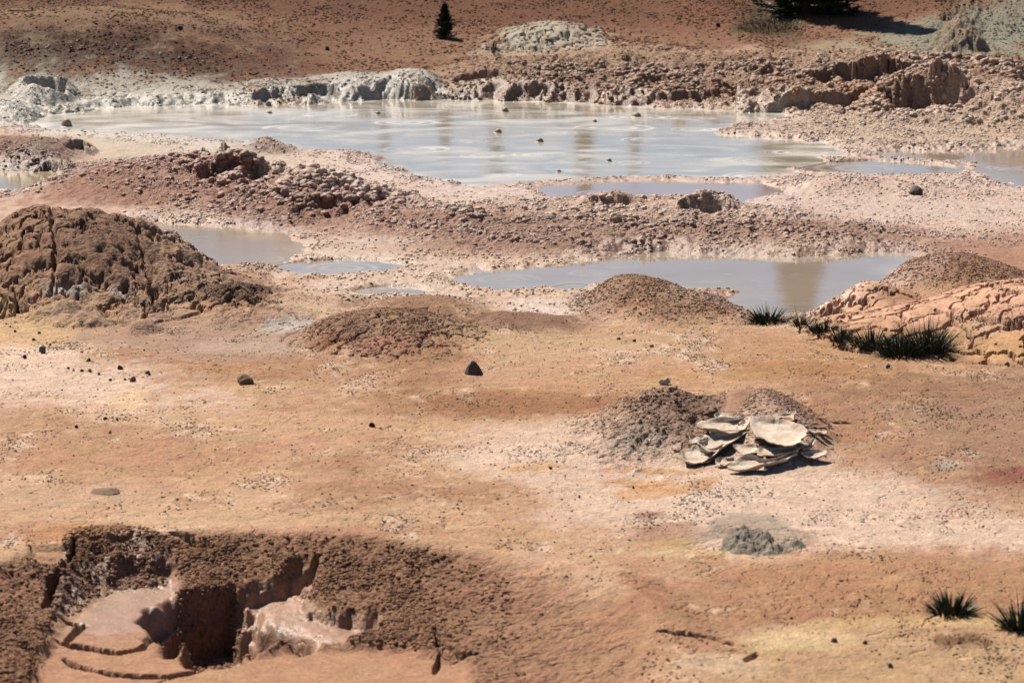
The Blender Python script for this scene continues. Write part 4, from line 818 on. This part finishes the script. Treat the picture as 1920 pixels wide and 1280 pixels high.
g_ = G(1445, 52); me = bpy.data.meshes.new("dry_grass"); bl = blades(900, .62, .13, 1, .006, 55, .6, .3, .3, 1.3); me.from_pydata([(x, y, z + float(ground_z(np.array(g_.x + x), np.array(g_.y + y)))) for x, y, z in bl[0]], [], bl[1]); me.materials.append(leaf_material("olive_grass", (.055, .05, .022), (.11, .085, .04)))
o = link("dry_grass", me, None, kind="stuff", label="patch of olive brown grass under the pine on the far slope", category="grass"); o.location = (g_.x, g_.y, 0)
# ------------------------------------------------------------------ conifers
M_BARK = plain_material("bark", (92, 70, 54), (58, 46, 38), 14, .9, .6, .02); M_NEEDLE = leaf_material("needles", (.016, .028, .012), (.032, .046, .018))
def conifer_mesh(h, rad, seed, tiers, per, needles, nl, skirt=.04, taper=.8):
    """trunk and crown as two meshes; origin at the foot"""
    r = random.Random(seed); vs = []; fs = []; tv = []; tf = []
    def tube(a, b, ra, rb, V_, F_, n=5):
        a = Vector(a); b = Vector(b); d = (b - a).normalized(); x = d.orthogonal().normalized(); y = d.cross(x); i = len(V_)
        for p, q in ((a, ra), (b, rb)):
            for k in range(n): V_.append(tuple(p + x * math.cos(k / n * 6.2832) * q + y * math.sin(k / n * 6.2832) * q))
        for k in range(n): F_.append((i + k, i + (k + 1) % n, i + n + (k + 1) % n, i + n + k))
    K = 9; pv = Vector((0, 0, -.1)); 
    for k in range(K):
        q = Vector((r.uniform(-.012, .012) * h, r.uniform(-.012, .012) * h, h * (k + 1) / K)); t0, t1 = k / K, (k + 1) / K
        tube(pv, q, h * .022 * (1 - t0) + .004, h * .022 * (1 - t1) + .003, tv, tf, 8); pv = q
    for i in range(tiers):
        t = skirt + (1 - skirt) * (i / (tiers - 1)) ** .9; z0 = h * t; L0 = rad * (1 - t) ** taper * r.uniform(.75, 1.1) + rad * .06
        for k in range(per):
            a = r.uniform(0, 6.2832); L = L0 * r.uniform(.55, 1.12); el = r.uniform(-.15, .35) + t * .6; tip = Vector((math.cos(a) * L * math.cos(el), math.sin(a) * L * math.cos(el), z0 + L * math.sin(el) - .10 * L))
            b0 = Vector((0, 0, z0)); mid = (b0 + tip) / 2 + Vector((0, 0, -.06 * L)); w = .006 * h * .5 * (1 - t) + .002
            tube(b0, mid, w, w * .6, tv, tf, 4); tube(mid, tip, w * .6, w * .2, tv, tf, 4)
            for _ in range(needles):
                s = r.random() ** .7; p = (b0 * (1 - s) + mid * s) if r.random() < .4 else (mid * (1 - s) + tip * s)
                p = p + Vector((r.gauss(0, 1), r.gauss(0, 1), r.gauss(0, .7))) * L * .06
                d = Vector((math.cos(a) + r.gauss(0, .7), math.sin(a) + r.gauss(0, .7), r.gauss(.15, .45))).normalized() * nl * r.uniform(.6, 1.2); x = d.orthogonal().normalized() * nl * .16
                x.rotate(Matrix.Rotation(r.uniform(0, 3.1), 3, d)); j = len(vs); vs += [tuple(p - x), tuple(p + x), tuple(p + d)]; fs.append((j, j + 1, j + 2))
    out = []
    for nm, v_, f_, m_ in (("trunk", tv, tf, M_BARK), ("crown", vs, fs, M_NEEDLE)):
        me = bpy.data.meshes.new(nm); me.from_pydata(v_, [], f_); me.materials.append(m_); out.append(me)
    return out
def tree(name, meshes, loc, label, group=None, sc=(1, 1, 1), rz=0):
    o = empty(name, loc, label=label, category="tree"); o.scale = sc; o.rotation_euler = (0, 0, rz)
    if group: o['group'] = group
    link("trunk", meshes[0], o); link("crown", meshes[1], o); return o
p = G(834, 72); tree("fir_sapling", conifer_mesh(.62, .25, 4, 26, 11, 34, .045, .02), p + Vector((0, .05, -.01)), "small dark fir sapling alone on the far red slope")
big = conifer_mesh(4.0, .80, 9, 30, 12, 120, .13, .02, .6)
def on_land(x, y): return Vector((x, y, float(ground_z(np.array(x), np.array(y)))))
x, y = P(1508, 30); tree("pine_tree", big, on_land(x, y), "dark pine at the top right edge casting a black shadow on the slope", sc=(1.25, 1.25, 1))
x, y = P(-60, 8); tree("pine_tree", big, on_land(x - 1.2, y + 3.6), "dark pine beyond the top left corner shading the slope's edge", sc=(.8, .8, .8), rz=2)
# tall narrow pines beyond the crest: the pools mirror them
slim = conifer_mesh(9.0, .85, 21, 34, 9, 50, .34, .10, .22)
for i, (u, dist, h_, r_, lb) in enumerate([(930, 92, 4.3, .28, "tall slim pine mirrored as the left tan stripe in the big pool"), (1096, 90, 4.9, .34, "tall slim pine mirrored as the middle tan stripe in the big pool"), (1190, 94, 4.1, .22, "tall slim pine mirrored as the right tan stripe in the big pool"), (720, 96, 3.8, .22, "slim pine mirrored faintly at the left of the big pool"), (1446, 95, 4.2, .26, "slim pine mirrored at the right shore of the big pool")]):
    x = (u - 960) / FPX * dist; tree("pine_tree", slim, on_land(x, dist), lb, "pines beyond the crest", (r_ / .85, r_ / .85, h_ / 9), i * 1.1)

# ------------------------------------------------------------------ dead wood
M_WOOD = plain_material("weathered_wood", (150, 132, 112), (98, 82, 68), 12, .85, .5, .01)
def stick_mesh(pieces, name):
    vs = []; fs = []
    for pts, r0, r1 in pieces:
        n = 7; base = len(vs)
        for k, p in enumerate(pts):
            q = pts[min(k + 1, len(pts) - 1)]; o_ = pts[max(k - 1, 0)]; d = (Vector(q) - Vector(o_)).normalized(); x = d.orthogonal().normalized(); y = d.cross(x); r = r0 + (r1 - r0) * k / (len(pts) - 1)
            for j in range(n): a = j / n * 6.2832; rr = r * (1 + .18 * math.sin(3 * a + k)); vs.append(tuple(Vector(p) + x * math.cos(a) * rr + y * math.sin(a) * rr))
        for k in range(len(pts) - 1):
            for j in range(n): a = base + k * n + j; b = base + k * n + (j + 1) % n; fs.append((a, b, b + n, a + n))
        fs.append(tuple(base + j for j in range(n))[::-1]); fs.append(tuple(base + (len(pts) - 1) * n + j for j in range(n)))
    me = bpy.data.meshes.new(name); me.from_pydata(vs, [], fs); me.materials.append(M_WOOD); return me
p = G(42, 24); o = link("fallen_log", stick_mesh([([(-.22, 0, .03), (-.1, .02, .035), (.05, .01, .03), (.18, .03, .03)], .018, .016), ([(.17, .03, .02), (.18, .02, .07), (.175, .03, .10)], .018, .012), ([(-.2, 0, .03), (-.23, -.02, .055)], .012, .008)], "fallen_log"), None, label="short fallen log with an upright stub near the top left corner", category="log"); o.location = p
p = G(926, 95); o = link("broken_stump", stick_mesh([([(0, 0, -.03), (-.01, .01, .08), (.01, .02, .17)], .032, .018), ([(.03, -.01, 0), (.035, 0, .08), (.05, .01, .13)], .018, .01), ([(-.03, -.02, 0), (-.05, -.02, .06)], .02, .01), ([(-.02, -.03, .02), (.06, -.05, .03), (.14, -.04, .02)], .014, .008)], "broken_stump"), None, label="broken grey stump with splinters left of the sage grey dome", category="stump"); o.location = p
p = G(1772, 5); o = link("fallen_branch", stick_mesh([([(-.2, 0, .02), (0, .02, .035), (.2, .05, .05)], .02, .012)], "fallen_branch"), None, label="dark fallen branch at the top edge right of the pine's shadow", category="branch"); o.location = p

# ------------------------------------------------------------------ crumbs of mud and grit strewn over the ground (uncountable)
def scatter_tree(name, mat, lumps=3):
    g = bpy.data.node_groups.new(name, 'GeometryNodeTree'); g.interface.new_socket("Geometry", in_out='INPUT', socket_type='NodeSocketGeometry'); g.interface.new_socket("Geometry", in_out='OUTPUT', socket_type='NodeSocketGeometry')
    gi = g.nodes.new("NodeGroupInput"); go = g.nodes.new("NodeGroupOutput"); inst = g.nodes.new("GeometryNodeInstanceOnPoints"); gti = g.nodes.new("GeometryNodeGeometryToInstance")
    for i in range(lumps):
        ico = g.nodes.new("GeometryNodeMeshIcoSphere"); ico.inputs['Subdivisions'].default_value = 3 if i else 2
        pos = g.nodes.new("GeometryNodeInputPosition"); tx = g.nodes.new("ShaderNodeTexNoise"); tx.noise_dimensions = '4D'; tx.inputs['W'].default_value = i * 7.3; tx.inputs['Scale'].default_value = 1.5; tx.inputs['Detail'].default_value = 3
        mul = g.nodes.new("ShaderNodeMath"); mul.operation = 'MULTIPLY_ADD'; mul.inputs[1].default_value = 1.7; mul.inputs[2].default_value = .15; vm = g.nodes.new("ShaderNodeVectorMath"); vm.operation = 'SCALE'; sp = g.nodes.new("GeometryNodeSetPosition")
        g.links.new(pos.outputs[0], tx.inputs['Vector']); g.links.new(tx.outputs[0], mul.inputs[0]); g.links.new(mul.outputs[0], vm.inputs['Scale']); g.links.new(pos.outputs[0], vm.inputs[0]); g.links.new(vm.outputs[0], sp.inputs['Position']); g.links.new(ico.outputs[0], sp.inputs[0])
        sm = g.nodes.new("GeometryNodeSetMaterial"); sm.inputs['Material'].default_value = mat; g.links.new(sp.outputs[0], sm.inputs[0]); sh = g.nodes.new("GeometryNodeSetShadeSmooth"); g.links.new(sm.outputs[0], sh.inputs[0]); g.links.new(sh.outputs[0], gti.inputs[0])
    a1 = g.nodes.new("GeometryNodeInputNamedAttribute"); a1.data_type = 'FLOAT_VECTOR'; a1.inputs[0].default_value = "scl"; a2 = g.nodes.new("GeometryNodeInputNamedAttribute"); a2.data_type = 'FLOAT_VECTOR'; a2.inputs[0].default_value = "rot"
    inst.inputs['Pick Instance'].default_value = True; g.links.new(gti.outputs[0], inst.inputs['Instance']); g.links.new(gi.outputs[0], inst.inputs['Points']); g.links.new(a1.outputs[0], inst.inputs['Scale']); g.links.new(a2.outputs[0], inst.inputs['Rotation']); g.links.new(inst.outputs[0], go.inputs[0]); return g
def crumb_material(name, wet_, dark):
    m, n, b = new_mat(name); a = N(n, "ShaderNodeAttribute", attribute_name="clay", attribute_type='INSTANCER'); geo = N(n, "ShaderNodeNewGeometry"); n1 = noise_n(n, geo.outputs['Position'], 30, 3, .7)
    hs = N(n, "ShaderNodeHueSaturation"); n.links.new(a.outputs['Color'], hs.inputs['Color']); n.links.new(map_n(n, n1.outputs['Fac'], .25, .75, .75 * dark, 1.2 * dark), hs.inputs['Value']); n.links.new(hs.outputs[0], b.inputs['Base Color'])
    b.inputs['Roughness'].default_value = wet_ if wet_ else .9; b.inputs['Specular IOR Level'].default_value = .35 if wet_ else .12
    bp = N(n, "ShaderNodeBump"); bp.inputs['Strength'].default_value = .7; bp.inputs['Distance'].default_value = .02; n.links.new(n1.outputs['Fac'], bp.inputs['Height']); n.links.new(bp.outputs[0], b.inputs['Normal']); return m
AREA = np.gradient(X, axis=1) * np.gradient(Y, axis=0)
def strew(name, wgt, count, smin, smax, mat, label, cat, cscale=None, flat=.75, power=2.2, sink=.2, dark=None):
    w = (wgt * AREA * near).ravel(); w = np.clip(w, 0, None); w[(T[None, :] * np.ones((NR, 1))).ravel().__abs__() > .25] = 0; c = np.cumsum(w); k = np.clip(np.searchsorted(c, rng.random(count) * c[-1]), 0, len(w) - 1)
    i, j = k // NC, k % NC; yy = YR[i] + rng.uniform(-.5, .5, count) * .03; xx = T[j] * yy + rng.uniform(-.5, .5, count) * .02; s = smin + (smax - smin) * rng.random(count) ** power
    if cscale is not None: s = s * cscale.ravel()[k]
    zz = ground_z(xx, yy) + s * (flat - .5 - sink); me = bpy.data.meshes.new(name); me.vertices.add(count); me.vertices.foreach_set("co", np.stack([xx, yy, zz], -1).astype(np.float32).ravel())
    sc_ = np.stack([s * rng.uniform(.75, 1.25, count), s * rng.uniform(.75, 1.25, count), s * flat * rng.uniform(.7, 1.2, count)], -1).astype(np.float32); rt = np.stack([rng.uniform(-.4, .4, count), rng.uniform(-.4, .4, count), rng.uniform(0, 6.28, count)], -1).astype(np.float32)
    cl = VC[k].copy()
    if dark is not None: cl[:, :3] *= (dark[0] + (dark[1] - dark[0]) * rng.random(count))[:, None]
    for nm, ty, dt, key in (("scl", 'FLOAT_VECTOR', sc_, "vector"), ("rot", 'FLOAT_VECTOR', rt, "vector"), ("clay", 'FLOAT_COLOR', cl.astype(np.float32), "color")):
        a = me.attributes.new(nm, ty, 'POINT'); a.data.foreach_set(key, dt.ravel())
    o = link(name, me, None, kind="stuff", label=label, category=cat); md = o.modifiers.new("strew", 'NODES'); md.node_group = scatter_tree(name, mat); return o
dry = np.clip(1 - WET * 1.2, 0, 1); above = (Z > .015)
mud = np.clip(AMP - .03, 0, .12) * (1 - FLAT) * above * (Y > 25) * (Y < 50) * ~np.isin(REG, (R_LEFT, R_LOBE, R_RED, R_BROWN, R_CRACK, R_CRK2, R_GRAVEL, R_SAGE))
strew("mud_clods", mud * np.clip(nB + .25 + .5 * nA, .03, 1.5), 26000, .009, .046, crumb_material("clod_mud", .6, 1.0), "clotted crumbs of mud heaped along banks and ridges", "mud", np.clip(.35 + AMP * 8, .35, 1.9), .8, 2.6, .5, (.85, 1.08))
strew("shore_crumbs", sstep(.1, .4, WET) * (1 - .8 * FLAT) * above * (Y > 24) * (Y < 47) * np.clip(.3 + nB, .05, 1), 24000, .006, .020, crumb_material("crumb_mud", .38, 1.0), "small wet crumbs of mud around the pools", "mud", None, .7, 1.6, .15, (.75, 1.1))
strew("slope_grit", (Y > 47) * (Y < 60) * np.clip(.45 + nA + nB * .6, .1, 1), 42000, .008, .030, crumb_material("grit_hill", False, .9), "coarse grit strewn over the far red slope", "grit", None, .7, 3.0, .15, (.55, 1.15))
strew("plain_grit", (Y < 26) * above * dry * (pit_in < .3) * (.05 + np.clip(nD + nB, 0, 1.2) ** 2), 40000, .002, .0085, crumb_material("grit_plain", False, .8), "fine dark grit strewn over the tan plain", "grit", None, .75, 3.4, .1, (.4, 1.0))
strew("pit_crumbs", sstep(.012, .045, pa) * np.clip(.3 + nB, .1, 1), 22000, .004, .014, crumb_material("crumb_pit", False, 1.0), "crumbs of brown mud lining the sunken pit", "mud", None, .75, 2.0, .15, (.65, 1.1))
strew("mound_crumbs", np.maximum.reduce([SOFT[k] for k in (R_PEEL, R_RED, R_LOBE, R_BROWN, R_GRAVEL)]) * (.3 + np.clip(nB + nC, 0, 1)), 22000, .003, .014, crumb_material("crumb_mound", False, 1.0), "loose crumbs of dry mud on the mounds", "mud", None, .7, 2.6, .2, (.6, 1.1))
